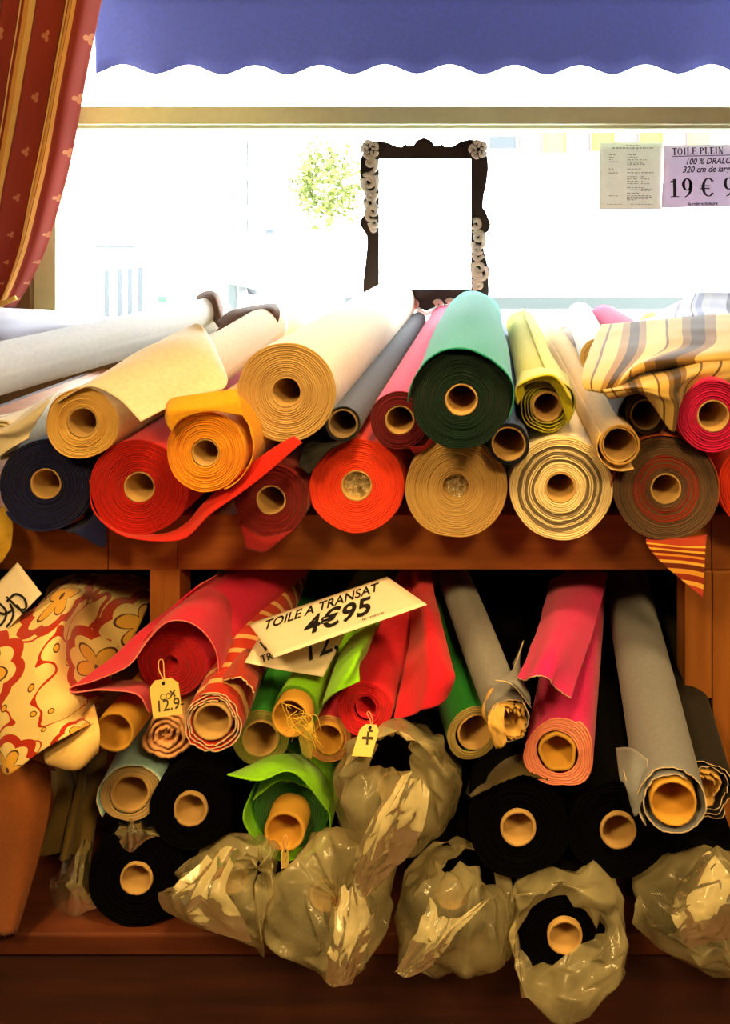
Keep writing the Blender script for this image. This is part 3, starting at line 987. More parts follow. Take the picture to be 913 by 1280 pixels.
pk3 = fabric('raspberry_pink_canvas', S(212, 34, 112))
pk3_e = edge_rings('peach_pink_edges', S(226, 140, 116), .2)
r11 = lroll('raspberry pink fabric roll with a wavy layered end, on the lower shelf', 697, 940, 1.0, 45, (728, 725), L=.48)
r11.wound(pk3, pk3_e, 26, layers=7, lump=.10, step=.1, seam=1., nt=96)
r11.core(25, 20, mat=CARD_Y, lump=.08)
sheet('loose_end', [[(688, 726, 1.42), (704, 718, 1.4), (732, 714, 1.38), (761, 716, 1.38)], [(676, 775, 1.2), (695, 770, 1.15), (720, 774, 1.14), (744, 782, 1.18)], [(660, 815, 1.05), (684, 812, 1.0), (706, 818, 1.0), (727, 832, 1.04)], [(646, 840, .99), (666, 851, .95), (692, 850, .945), (710, 874, .96)]], pk3, r11.o, 50, 50, .0016, .002, 16, seed=27, rim=WHITE_EDGE,
      fold=lambda u, v: .007 * math.sin(u * 9 + 1) * v ** 3, jag=.3)

gr3 = fabric('mid_grey_canvas', S(124, 127, 138))
r12 = lroll('wide grey fabric roll with raw edges around a yellow tube', 842, 1003, .93, 44, (784, 726), L=.7)
r12.spiral(gr3, 34, 45, 1.45, a0=math.radians(60), rim=WHITE_EDGE, lump=.02, sgn=1, thick=.0016)
r12.core(29, 25, mat=CARD_Y, prot=2)
sheet('torn_corner', [[(770, 935, 1.01), (790, 935, .97), (810, 950, .95)], [(776, 975, .955), (792, 980, .94), (808, 985, .94)], [(780, 962, .95), (794, 1020, .935), (804, 1000, .935)]], gr3, r12.o, 20, 20, .0016, .001, seed=28, rim=WHITE_EDGE, jag=.6)
dbn = fabric('dark_brown_felt', S(34, 29, 26), sheen=.04)
r13 = lroll('dark brown fabric roll with torn paper core, behind the wide grey roll', 883, 985, 1.05, 35, (832, 770))
r13.spiral(dbn, 24, 37, 2.3, a0=math.radians(200), rim=WHITE_EDGE, lump=.07, jag=.004)
r13.spiral(PAPER, 14, 24, 1.5, a0=.4, lump=.14, thick=.003, jag=.004, name='torn_paper_core', L=.1, dx=-4)

# middle layer
lbl = fabric('light_blue_cotton', S(160, 205, 220))
s1 = lroll('light blue fabric roll with a tan end, above the left black roll', 163, 992, 1.1, 36, (188, 940), L=.8)
s1.wound(lbl, edge_rings('tan_grey_edges', S(178, 150, 104), .2), 25, layers=5, lump=.04, r=35)
s1.spiral(lbl, 37, 41, .62, a0=math.radians(215), rim=WHITE_EDGE, name='loose_layer', z0=.006, L=.6, lump=.03, sgn=-1)
s1.core(25, 20)
s2 = lroll('bare black fabric roll right of the light blue roll', 239, 1010, 1.07, 52, L=1.0)
s2.wound(BLK, BLK_E, 22, layers=10, lump=.05, ridge=.0005)
s2.core(21.5, 17.5, prot=3)
s3 = lroll('lime green fabric roll with a flared flap, sticking out below the yellow tubes', 361, 1024, 1.07, 45, L=.9)
s3.wound(lime, edge_rings('dark_green_edges', S(40, 96, 40), .3), 25, layers=8, lump=.07, z0=-.012)
s3.core(25, 20.5, prot=20, mat=CARD_Y)
s3.spiral(lime, 48, 54, .95, a0=math.radians(150), lump=.06, name='loose_layer', L=.7, z0=.002, sgn=-1)
sheet('loose_end', [[(300, 962, 1.2), (345, 930, 1.2), (395, 950, 1.2), (414, 985, 1.2)], [(292, 966, 1.08), (348, 945, 1.07), (395, 965, 1.07), (414, 1000, 1.08)], [(284, 969, 1.02), (318, 978, 1.01), (350, 962, 1.02), (392, 985, 1.03), (413, 1020, 1.05)][0:1] + [(325, 976, 1.01), (366, 966, 1.02), (412, 1016, 1.05)]], lime, s3.o, 50, 24, .0016, .002, seed=29, jag=.2)
s4 = lroll('black fabric roll inside a torn bulging plastic bag, highest of the bagged rolls', 492, 985, 1.1, 64, L=1.0)
s4.wound(BLK, BLK_E, 22, layers=10, lump=.04, ridge=.0005)
s4.core(21, 17)
bag(s4.o, [ring8(491, 941, 26, 1.01, k0=.85, k4=.8, k2=1.1), ring8(492, 955, 42, .985, d2=-.02), ring8(494, 985, 66, .975, k2=1.05, d2=-.02), ring8(494, 985, 80, 1.02, k2=1.15), ring8(494, 982, 80, 1.1), ring8(500, 960, 72, 1.25), ring8(508, 925, 62, 1.5)], FILM, crump=.010, cs=17, seed=31)
film('plastic_tail', [[(500, 966, 0.945), (515, 968, 0.935), (535, 985, 0.940)], [(470, 1010, 0.925), (490, 1015, 0.910), (530, 1030, 0.920)], [(445, 1060, 0.920), (470, 1065, 0.900), (515, 1058, 0.925)], [(440, 1088, 0.925), (455, 1100, 0.910), (490, 1085, 0.930)], [(442, 1112, 0.930), (455, 1122, 0.920), (474, 1108, 0.930)]], FILM_G, s4.o, seed=32)
s5 = lroll('bare black fabric roll under the slim grey roll with torn paper core', 648, 1033, 1.02, 64, L=1.0)
s5.wound(BLK, BLK_E, 23, layers=10, lump=.04, ridge=.0005)
s5.core(22.5, 18.5, prot=4)
sheet('loose_end', [[(580, 990, 1.2), (600, 950, 1.2), (650, 930, 1.2), (690, 950, 1.2)], [(586, 995, 1.06), (608, 962, 1.06), (655, 945, 1.05), (690, 962, 1.06)], [(590, 996, 1.01), (625, 978, 1.005), (655, 968, 1.0), (685, 975, 1.0)]], OLV, s5.o, 30, 18, .0016, .002, seed=33, jag=.4)
s6 = lroll('bare black fabric roll directly under the wide grey roll', 773, 1036, 1.02, 62, L=1.0)
s6.wound(BLK, BLK_E, 23, layers=10, lump=.04, ridge=.0005)
s6.core(23, 19, prot=4)

# bottom layer
u1 = lroll('black fabric roll lying under the light blue roll on the lower shelf board', 171, 1097, 1.086, 61, L=1.0)
u1.wound(BLK, BLK_E, 21, layers=11, lump=.04, ridge=.0005)
u1.core(20.5, 17, prot=3)
film('plastic_wrap', [[(150, 1030, 1.2), (175, 1022, 1.2), (200, 1036, 1.2)], [(148, 1036, 1.09), (172, 1030, 1.08), (204, 1042, 1.08)], [(153, 1060, 1.078), (165, 1065, 1.075), (182, 1050, 1.075)]], FILM2, u1.o, seed=34)
u2 = lroll('bagged black fabric roll, leftmost of the plastic bags on the lower shelf', 290, 1098, 1.095, 50, L=1.0)
u2.wound(BLK, BLK_E, 21, layers=9, lump=.04, ridge=.0005)
u2.core(21, 17)
bag(u2.o, [[(328, 1084, 1.03), (326, 1090, 1.03), (322, 1092, 1.03), (320, 1088, 1.03), (319, 1082, 1.03), (321, 1077, 1.03), (325, 1076, 1.03), (328, 1079, 1.03)],
           [(340, 1085, 1.01), (332, 1110, 1.0), (318, 1118, 1.0), (300, 1104, 1.0), (296, 1082, 1.01), (304, 1066, 1.02), (322, 1060, 1.03), (336, 1066, 1.02)],
           [(346, 1090, 1.02), (336, 1150, .99), (318, 1172, .985), (262, 1140, .99), (240, 1095, 1.01), (270, 1055, 1.05), (315, 1044, 1.06), (340, 1052, 1.05)],
           [(348, 1092, 1.06), (332, 1165, 1.02), (316, 1182, 1.01), (225, 1148, 1.02), (206, 1118, 1.04), (240, 1072, 1.08), (295, 1042, 1.09), (340, 1048, 1.09)],
           ring8(292, 1096, 54, 1.11, k1=.95, k2=.9, k3=.95), ring8(305, 1075, 48, 1.25, k1=.95, k2=.9, k3=.95), ring8(330, 1030, 40, 1.5, k1=.95, k2=.9, k3=.95)], FILM, crump=.006, cs=20, seed=35)
film('plastic_gather', [[(262, 1075, 1.000), (280, 1062, 1.000), (300, 1060, 1.000)], [(222, 1110, 0.970), (245, 1108, 0.955), (280, 1112, 0.950)], [(200, 1115, 0.980), (228, 1135, 0.955), (300, 1150, 0.945)], [(204, 1138, 0.985), (250, 1160, 0.960), (318, 1180, 0.955)]], FILM_G, u2.o, seed=36)
u3 = lroll('bagged black fabric roll in long hanging plastic, under the highest bag', 408, 1120, 1.07, 52, L=1.0)
u3.wound(BLK, BLK_E, 21, layers=9, lump=.04, ridge=.0005)
u3.core(21, 17)
bag(u3.o, [[(424, 1128, 1.01), (420, 1132, 1.01), (416, 1130, 1.01), (414, 1124, 1.01), (414, 1118, 1.01), (417, 1114, 1.01), (421, 1115, 1.01), (424, 1120, 1.01)],
           [(450, 1110, .99), (438, 1150, .97), (420, 1175, .965), (395, 1140, .975), (372, 1100, 1.0), (392, 1070, 1.02), (425, 1055, 1.02), (455, 1070, 1.01)],
           [(478, 1100, 1.0), (450, 1180, .97), (422, 1222, .955), (385, 1180, .965), (345, 1105, 1.0), (385, 1058, 1.04), (425, 1038, 1.05), (480, 1060, 1.03)],
           [(496, 1090, 1.02), (488, 1160, .985), (424, 1230, .96), (330, 1172, .99), (338, 1110, 1.02), (380, 1060, 1.06), (420, 1040, 1.07), (490, 1050, 1.05)],
           ring8(412, 1118, 58, 1.09, k1=.95, k2=.9, k3=.95), ring8(420, 1090, 50, 1.25, k1=.95, k2=.9, k3=.95), ring8(440, 1040, 42, 1.5, k1=.95, k2=.9, k3=.95)], FILM, crump=.007, cs=18, seed=37)
film('plastic_tail', [[(425, 1110, 0.955), (440, 1115, 0.950), (455, 1110, 0.955)], [(418, 1160, 0.925), (440, 1165, 0.915), (470, 1150, 0.930)], [(412, 1205, 0.915), (430, 1205, 0.905), (456, 1195, 0.920)], [(408, 1228, 0.920), (425, 1232, 0.910), (440, 1230, 0.920)]], FILM_G, u3.o, seed=38)
u4 = lroll('bagged black fabric roll with a dark tear at its upper right', 565, 1118, 1.058, 61, L=1.0)
u4.wound(BLK, BLK_E, 21, layers=10, lump=.04, ridge=.0005)
u4.core(21, 17)
bag(u4.o, [[(635, 1120, 1.04), (622, 1110, 1.03), (596, 1092, 1.02), (565, 1086, 1.02), (545, 1096, 1.02), (556, 1080, 1.02), (582, 1060, 1.03), (612, 1080, 1.04)],
           [(636, 1145, 1.01), (615, 1130, .99), (590, 1115, .98), (560, 1108, .985), (534, 1100, 1.0), (548, 1076, 1.03), (580, 1052, 1.05), (630, 1085, 1.05)],
           [(636, 1170, 1.0), (610, 1195, .975), (565, 1196, .965), (520, 1172, .975), (515, 1110, 1.0), (540, 1068, 1.05), (575, 1050, 1.06), (634, 1090, 1.06)],
           [(637, 1180, 1.03), (625, 1216, 1.01), (565, 1222, 1.0), (506, 1196, 1.01), (498, 1120, 1.03), (528, 1066, 1.06), (570, 1048, 1.07), (636, 1100, 1.07)],
           ring8(566, 1120, 66, 1.08, k1=.95, k2=.9, k3=.95), ring8(572, 1090, 56, 1.25, k1=.95, k2=.9, k3=.95), ring8(578, 1030, 46, 1.5, k1=.95, k2=.9, k3=.95)], FILM, crump=.006, cs=17, seed=39)
film('plastic_tail', [[(540, 1130, 0.955), (560, 1150, 0.935), (610, 1125, 0.945)], [(520, 1170, 0.935), (545, 1180, 0.920), (570, 1165, 0.930)], [(500, 1212, 0.940), (522, 1205, 0.925), (548, 1195, 0.930)], [(496, 1216, 0.940), (510, 1222, 0.930), (540, 1208, 0.935)]], FILM_G, u4.o, seed=40)
u5 = lroll('black fabric roll with its cream tube showing in wide open plastic', 706, 1167, 1.004, 62, L=1.0)
u5.wound(BLK, BLK_E, 22, layers=10, lump=.04, ridge=.0005)
u5.core(22, 18, prot=6)
bag(u5.o, [[(757, 1158, .995), (740, 1176, .975), (705, 1193, .965), (668, 1208, .975), (648, 1170, .99), (662, 1140, .99), (698, 1122, .99), (732, 1140, .99)],
           [(768, 1160, .985), (755, 1200, .96), (712, 1222, .945), (655, 1225, .965), (642, 1168, .985), (656, 1128, .985), (698, 1108, .985), (742, 1122, .985)],
           [(778, 1160, .985), (772, 1215, .955), (712, 1262, .93), (655, 1234, .955), (641, 1168, .99), (654, 1112, 1.0), (700, 1090, 1.0), (758, 1110, 1.0)],
           [(785, 1165, 1.0), (775, 1222, .965), (714, 1300, .935), (652, 1236, .96), (641, 1160, 1.0), (650, 1100, 1.03), (700, 1082, 1.03), (765, 1100, 1.03)],
           ring8(702, 1160, 68, 1.05, k1=.95, k2=.9, k3=.95), ring8(696, 1110, 58, 1.25, k1=.95, k2=.9, k3=.95), ring8(690, 1040, 48, 1.5, k1=.95, k2=.9, k3=.95)], FILM, crump=.005, cs=18, seed=41, jag=.3)
u6 = lroll('bagged black fabric roll in torn plastic at the right end of the lower shelf', 878, 1125, 1.046, 66, L=.17)
u6.wound(BLK, BLK_E, 22, layers=10, lump=.04, ridge=.0005)
u6.core(22, 18)
bag(u6.o, [[(912, 1148, 1.0), (915, 1160, 1.0), (908, 1170, 1.0), (888, 1162, 1.0), (868, 1148, 1.0), (878, 1138, 1.0), (893, 1130, 1.0), (905, 1136, 1.0)],
           [(925, 1145, .985), (925, 1180, .975), (905, 1190, .97), (865, 1172, .975), (840, 1150, .985), (850, 1125, 1.0), (885, 1105, 1.0), (915, 1115, 1.0)],
           [(945, 1140, .99), (940, 1210, .975), (900, 1212, .965), (840, 1180, .975), (808, 1140, 1.0), (830, 1090, 1.02), (885, 1070, 1.02), (925, 1090, 1.01)],
           [(955, 1135, 1.01), (950, 1235, .99), (900, 1228, .98), (830, 1190, 1.0), (790, 1130, 1.02), (800, 1085, 1.05), (880, 1055, 1.05), (935, 1075, 1.04)],
           ring8(880, 1125, 74, 1.07, k1=.95, k2=.9, k3=.95), ring8(872, 1105, 70, 1.14), ring8(868, 1090, 66, 1.2)], FILM, crump=.010, cs=18, seed=43)
film('plastic_gather', [[(830, 1135, 0.950), (850, 1105, 0.955), (885, 1060, 0.970)], [(845, 1150, 0.925), (870, 1120, 0.925), (900, 1075, 0.950)], [(850, 1170, 0.925), (890, 1150, 0.915), (930, 1120, 0.930)], [(865, 1185, 0.935), (900, 1175, 0.930), (940, 1175, 0.935)]], FILM_G, u6.o, seed=44)

# ================================================================== LEFT BAY
fl, nt, b = newmat('floral_print_cotton')
uvn = nd(nt, 'ShaderNodeUVMap')
sv = nd(nt, 'ShaderNodeMapping')
sv.inputs['Scale'].default_value = (1.7, 2.3, 1)
nt.links.new(uvn.outputs[0], sv.inputs[0])
base = S(240, 214, 144)
redp, brnp, yelp = S(184, 44, 18), S(88, 40, 22), S(236, 178, 64)
vo = nd(nt, 'ShaderNodeTexVoronoi', voronoi_dimensions='2D')
vo.inputs['Scale'].default_value = 1.0
vo.inputs['Randomness'].default_value = .75
nt.links.new(sv.outputs[0], vo.inputs['Vector'])
sb = nd(nt, 'ShaderNodeVectorMath', operation='SUBTRACT')
nt.links.new(sv.outputs[0], sb.inputs[0])
nt.links.new(vo.outputs['Position'], sb.inputs[1])
sx = nd(nt, 'ShaderNodeSeparateXYZ')
nt.links.new(sb.outputs[0], sx.inputs[0])
ang = mth(nt, 'ARCTAN2', sx.outputs[1], sx.outputs[0])
sc1 = nd(nt, 'ShaderNodeSeparateColor')
nt.links.new(vo.outputs['Color'], sc1.inputs[0])
ph = mth(nt, 'MULTIPLY', sc1.outputs[0], 6.28)
petal = mth(nt, 'ABSOLUTE', mth(nt, 'SINE', mth(nt, 'ADD', mth(nt, 'MULTIPLY', ang, 2.5), ph)))
pet8 = mth(nt, 'ABSOLUTE', mth(nt, 'SINE', mth(nt, 'ADD', mth(nt, 'MULTIPLY', ang, 4), ph)))
d = vo.outputs['Distance']
n8 = mth(nt, 'SUBTRACT', d, mth(nt, 'MULTIPLY', pet8, .06))
n5 = mth(nt, 'SUBTRACT', d, mth(nt, 'MULTIPLY', petal, .14))
vine = noise_tex(nt, sv.outputs[0], 2.3, 1)
vm = mth(nt, 'LESS_THAN', mth(nt, 'ABSOLUTE', mth(nt, 'SUBTRACT', vine, .5)), .016)
c = mixc(nt, vm, base, redp)
v2_ = nd(nt, 'ShaderNodeTexVoronoi', voronoi_dimensions='2D')
v2_.inputs['Scale'].default_value = 3.2
nt.links.new(sv.outputs[0], v2_.inputs['Vector'])
c = mixc(nt, mth(nt, 'LESS_THAN', v2_.outputs['Distance'], .13), c, brnp)
c = mixc(nt, mth(nt, 'LESS_THAN', v2_.outputs['Distance'], .09), c, yelp)
c = mixc(nt, mth(nt, 'LESS_THAN', n8, .37), c, redp)
c = mixc(nt, mth(nt, 'LESS_THAN', n8, .27), c, base)
c = mixc(nt, mth(nt, 'LESS_THAN', n5, .12), c, brnp)
c = mixc(nt, mth(nt, 'LESS_THAN', n5, .10), c, yelp)
c = mixc(nt, mth(nt, 'LESS_THAN', d, .035), c, brnp)
nt.links.new(c, b.inputs['Base Color'])
cloth_finish(nt, b)

fc = sheet('floral_cloth', [[(66, 724, 1.5), (95, 716, 1.5), (130, 716, 1.5), (160, 716, 1.5), (192, 728, 1.5)], [(40, 765, 1.25), (70, 742, 1.2), (98, 738, 1.22), (135, 745, 1.3), (184, 760, 1.35)],
                           [(-30, 800, 1.1), (30, 792, 1.07), (78, 775, 1.07), (98, 790, 1.15), (165, 800, 1.25)], [(-40, 850, 1.06), (20, 838, 1.02), (62, 830, 1.01), (100, 840, 1.08), (140, 850, 1.2)],
                           [(-30, 900, 1.03), (5, 890, 1.0), (50, 880, .99), (95, 875, 1.02), (125, 880, 1.12)], [(-10, 930, 1.02), (4, 928, .99), (50, 912, .985), (85, 900, 1.0), (112, 895, 1.06)],
                           [(0, 960, 1.0), (12, 968, .98), (50, 940, .98), (88, 918, .985), (118, 905, 1.02)]], fl, None, 90, 90, .0016, .006, 11, seed=45)
tag(fc, 'cream flower-print cotton draped over the left bay of the lower shelf', 'cloth')
fc2 = sheet('hem_fold', [[(60, 930, 1.03), (90, 905, 1.03), (118, 880, 1.05)], [(55, 945, 1.0), (90, 930, .995), (125, 915, 1.01)], [(60, 955, 1.0), (95, 962, .99), (122, 940, 1.01)], [(75, 955, 1.03), (100, 955, 1.02), (118, 935, 1.04)]], fabric('plain_cream_print_back', S(232, 196, 126)), fc, 30, 24, .0016, .003, seed=46)

bw = sheet('hanging_felt', [[(-30, 940, 1.08), (10, 950, 1.07), (40, 950, 1.07), (62, 960, 1.09)], [(-30, 1010, 1.06), (10, 1010, 1.05), (36, 1015, 1.05), (60, 1010, 1.07)], [(-30, 1090, 1.055), (6, 1090, 1.045), (26, 1090, 1.045), (45, 1080, 1.06)], [(-30, 1168, 1.055), (0, 1168, 1.045), (12, 1167, 1.045), (20, 1164, 1.055)]],
           fabric('rust_brown_felt', S(150, 84, 40)), None, 30, 40, .004, .004, 9, seed=47, jag=.3)
tag(bw, 'rust-brown felt length hanging at the left edge below the floral cloth', 'cloth')
ob = sheet('olive_cloth', [[(60, 960, 1.3), (85, 950, 1.28), (110, 945, 1.28), (132, 955, 1.3)], [(68, 1000, 1.2), (88, 990, 1.17), (108, 985, 1.17), (128, 990, 1.2)], [(56, 1040, 1.16), (76, 1036, 1.13), (98, 1030, 1.13), (116, 1030, 1.17)], [(46, 1068, 1.15), (66, 1068, 1.12), (90, 1070, 1.12), (110, 1064, 1.16)]],
           fabric('olive_brown_cotton', S(104, 84, 42)), None, 60, 34, .0018, .002, seed=48, fold=lambda u, v: .014 * math.sin(u * 20))
tag(ob, 'dark olive cloth hanging in pleats left of the light blue roll', 'cloth')
ob2 = film('plastic_sheet', [[(92, 1040, 1.16), (112, 1010, 1.17), (126, 1005, 1.18)], [(72, 1085, 1.13), (95, 1080, 1.11), (116, 1075, 1.13)], [(60, 1108, 1.12), (88, 1112, 1.09), (118, 1110, 1.11)], [(64, 1138, 1.12), (90, 1134, 1.1), (122, 1136, 1.1)], [(70, 1150, 1.13), (88, 1158, 1.11), (100, 1140, 1.11)]], FILM2, None, seed=49)
tag(ob2, 'dusty clear plastic sheet crumpled on the shelf left of the lowest black roll', 'plastic sheet')
yl = sheet('yellow_cloth', [[(-30, 640, 1.2), (-5, 640, 1.2), (5, 632, 1.2)], [(-30, 665, 1.18), (0, 662, 1.17), (16, 655, 1.18)], [(-30, 712, 1.17), (-2, 706, 1.165), (14, 684, 1.17)]], fabric('mustard_cotton', S(196, 158, 50)), None, 16, 16, .002, .002, seed=50)
tag(yl, 'mustard yellow cloth corner at the left edge hanging over the upper shelf rail', 'cloth')


# ================================================================== PAPER SIGNS, TAGS
def card(name, label, cat, TL, TR, BL, mat, curl=0.0, thick=.0006, nu=16, nv=10):
    o, U, V_ = P(*TL), P(*TR) - P(*TL), P(*BL) - P(*TL)
    n = U.cross(V_).normalized()
    if n.y > 0:
        n = -n
    rows = [[tuple(o + U * (j / (nu - 1)) + V_ * (i / (nv - 1)) + n * curl * math.sin(PI * j / (nu - 1))) for j in range(nu)] for i in range(nv)]
    Vt = [p for r in rows for p in r]
    Fc = [(i * nu + j, (i + 1) * nu + j, (i + 1) * nu + j + 1, i * nu + j + 1) for i in range(nv - 1) for j in range(nu - 1)]
    ob = link(name, Vt, Fc, mat)
    solid(ob, thick)
    tag(ob, label, cat)
    v = -V_.normalized()
    u = U.normalized()
    v = (v - u * v.dot(u)).normalized()
    return ob, o, U, V_, u, v, n


PAPERW = plain('white_paper', S(236, 222, 200), .8)
# two price cards
ob, o, U, V_, u, v, n = card('price_card', 'white paper card reading TOILE A TRANSAT 4€95 leaning among the lower shelf rolls', 'sign', (311, 780, 1.11), (484, 721, 1.13), (343, 822, 1.0), PAPERW)
w, h = U.length, V_.length
nn = u.cross(v)
if nn.dot(n) < 0:
    nn = -nn
q = lambda a, b_: o + U * a + V_ * b_ + n * .0012
G = [text_geo('TOILE A TRANSAT', h * .27, q(.05, .30), u, v, .0006, 0, 0, sx=w * .9 / (h * .27 * 9.2)),
     text_geo('4€95', h * .50, q(.235, .76), u, v, .0016, 0, 0, sx=w * .52 / (h * .5 * 2.45)),
     text_geo('le mètre', h * .07, q(.60, .88), u, v, 0, 0, 0)]
link('lettering', *join(G), INK, ob, smooth=False)
ob = sheet('price_card', [[(322, 800, 1.11), (385, 780, 1.11), (447, 762, 1.11)], [(314, 814, 1.08), (370, 812, 1.08), (425, 806, 1.08)], [(306, 828, 1.05), (355, 838, 1.05), (404, 846, 1.05)]], PAPERW, None, 16, 12, .0007, 0)
tag(ob, 'white paper card with 12, on it, tucked under the 4€95 card', 'sign')
u = (P(424, 786, 1.09) - P(374, 812, 1.09)).normalized()
n = (P(404, 846, 1.05) - P(306, 828, 1.05)).cross(P(447, 762, 1.11) - P(306, 828, 1.05)).normalized()
if n.y > 0:
    n = -n
u = (u - n * u.dot(n)).normalized()
v = n.cross(u)
off = n * .002
G = [text_geo('12,', .042, P(380, 829, 1.06) + off, u, v, .0002, .15, 0), text_geo('V', .022, P(327, 817, 1.076) + off, u, v, 0, 0, 0), text_geo('TRA', .013, P(327, 829, 1.058) + off, u, v, .0002, 0, 0)]
for g_ in G:
    link('lettering', *g_, INK, ob, smooth=False)
# hand-written card in the left bay
ob, o, U, V_, u, v, n = card('price_card', 'white card with black handwritten figures above the floral cloth at the left edge', 'sign', (-70, 752, 1.17), (6, 708, 1.2), (-28, 830, 1.08), PAPERW)
bpy.data.objects.remove(ob)
ob = sheet('price_card', [[(-40, 768, 1.15), (22, 703, 1.18)], [(-10, 806, 1.09), (52, 742, 1.12)]], PAPERW, None, 12, 12, .0007, 0)
tag(ob, 'white card with black handwritten figures above the floral cloth at the left edge', 'sign')
TL, TR, BL = P(-40, 768, 1.15), P(22, 703, 1.18), P(-10, 806, 1.09)
n = (TR - TL).cross(BL - TL).normalized()
if n.y > 0:
    n = -n


def on_card(px, py):
    """the point of the card's plane seen at that place"""
    d_ = P(px, py, 1) - Vector((0, 0, EYE))
    e_ = Vector((0, 0, EYE))
    return e_ + d_ * ((TL - e_).dot(n) / d_.dot(n)) + n * .002


G = []
for pts in ([(-6, 752), (2, 756), (9, 765), (7, 775), (1, 783)], [(10, 752), (20, 743), (31, 748), (34, 760), (26, 762), (15, 752), (10, 747)], [(14, 756), (18, 766), (15, 777), (9, 784)], [(-4, 764), (6, 768), (15, 764)], [(22, 757), (30, 766), (33, 765)]):
    G.append(tube('', [on_card(a, c_) for a, c_ in pts], .0015, INK, n=6, res=24))
link('handwriting', *join(G), INK, ob)


def price_tag(label, TL, TR, BL, string, marks, name='price_tag', col=S(232, 206, 116)):
    m = plain('yellow_tag_card', col, .75)
    o, U, V_ = P(*TL), P(*TR) - P(*TL), P(*BL) - P(*TL)
    n = U.cross(V_).normalized()
    if n.y > 0:
        n = -n
    prof = [(.22, 0), (.78, 0), (1, .18), (1, 1), (0, 1), (0, .18)]
    Vt = [o + U * a + V_ * c_ + n * s for s in (.0005, -.0005) for a, c_ in prof]
    Fc = [tuple(range(6)), tuple(range(11, 5, -1))] + [(k, k + 6, (k + 1) % 6 + 6, (k + 1) % 6) for k in range(6)]
    r = link(name, Vt, Fc, m, smooth=False)
    tag(r, label, 'tag')
    link('string', *tube('', [P(*s) for s in string], .0008, None, n=6, res=30), fabric('tag_string', S(222, 170, 110)), r)
    hp = o + U * .5 + V_ * .11 + n * .0009
    nn_ = 16
    vv = [hp + (U.normalized() * math.cos(2 * PI * k / nn_) + V_.normalized() * math.sin(2 * PI * k / nn_)) * .0022 for k in range(nn_)]
    link('eyelet', vv, [tuple(range(nn_))], INK, r, smooth=False)
    u = U.normalized()
    v = -V_.normalized()
    v = (v - u * v.dot(u)).normalized()
    G = []
    for s, size, a, c_, bold in marks:
        G.append(text_geo(s, size, o + U * a + V_ * c_ + n * .001, u, v, bold, 0, 0))
    link('lettering', *join(G), plain('grey_ink', S(70, 60, 44), .8), r, smooth=False)
    return r


price_tag('yellow price tag marked 12.9 hanging from the coral red roll', (186, 852, 1.005), (222, 846, 1.005), (192, 898, .995), [(206, 852, 1.003), (199, 838, 1.015), (199, 826, 1.045), (204, 826, 1.045), (205, 840, 1.015), (206, 852, 1.003)],
          [('12.9-', .019, .12, .84, .0002), ('CO1', .011, .3, .55, 0), ('x', .016, .66, .5, .0002)])
price_tag('yellow price tag with a plus mark hanging from the scarlet roll', (452, 905, .985), (476, 906, .985), (440, 945, .965), [(464, 908, .984), (463, 900, 1.0), (459, 892, 1.03), (462, 890, 1.035), (466, 900, 1.0), (464, 908, .984)],
          [('+', .028, .3, .72, .0004), ('-', .018, .5, .32, .0004)])
price_tag('small tan tag hanging edge-on from the lime green roll with flared flap', (352, 1062, 1.03), (361, 1060, 1.045), (352, 1086, 1.03), [(356, 1064, 1.034), (354, 1050, 1.03), (357, 1044, 1.035), (360, 1050, 1.035), (356, 1064, 1.034)], [('l', .01, .4, .7, 0)], col=S(170, 120, 70))

# window notices
kw = DW - .004
def backlit(m, k=.2):
    nt = m.node_tree
    b = nt.nodes['Principled BSDF']
    t = nd(nt, 'ShaderNodeBsdfTranslucent')
    nt.links.new(b.inputs['Base Color'].links[0].from_socket, t.inputs[0])
    x = nd(nt, 'ShaderNodeMixShader')
    x.inputs[0].default_value = k
    nt.links.new(b.outputs[0], x.inputs[1])
    nt.links.new(t.outputs[0], x.inputs[2])
    nt.links.new(x.outputs[0], nt.nodes['Material Output'].inputs['Surface'])
    return m


PAPG = plain('grey_white_paper', S(226, 226, 218), .8)
ob, o, U, V_, u, v, n = card('paper_notice', 'white printed notice taped to the window beside the lilac price poster', 'sign', (750, 178, kw + .05), (829, 178, kw + .05), (749, 262, kw + .05), PAPG)
wq, hq = U.length, V_.length
rn = random.Random(9)
G = []
LN = plain('grey_print', S(120, 120, 116), .8)


def words(a0, a1, y, sz=.022):
    """a line of tiny print made of word-length bars too small to read"""
    x = a0
    while x < a1:
        ww = min(rn.uniform(.02, .06), a1 - x)
        p0 = o + U * x + V_ * y + n * .001
        G.append(([p0, p0 + U * ww, p0 + U * ww - V_ * sz * .45, p0 - V_ * sz * .45], [(0, 1, 2, 3)]))
        x += ww + .015


backlit(PAPG)
words(.42, .64, .05)
words(.2, .85, .09, .03)
words(.44, .62, .115)
for y, a in ((.19, .1), (.225, .08), (.26, .06), (.295, .14), (.40, .09), (.46, .14), (.80, .16)):
    words(.15, .15 + a, y)
for y, a1 in ((.19, .58), (.225, .6), (.265, .76), (.295, .66), (.315, .7), (.335, .72), (.355, .6), (.40, .66), (.455, .86), (.475, .88), (.515, .6), (.55, .6), (.585, .62), (.62, .62), (.655, .58), (.68, .7), (.71, .62), (.76, .64), (.80, .82), (.82, .84), (.84, .78), (.86, .6)):
    words(.44, a1, y)
for y in (.515, .55, .585, .62, .7, .72):
    words(.66, .66 + rn.uniform(.05, .2), y)
words(.13, .36, .925, .015)
words(.5, .85, .925, .015)
link('small_print', *join(G), LN, ob, smooth=False)

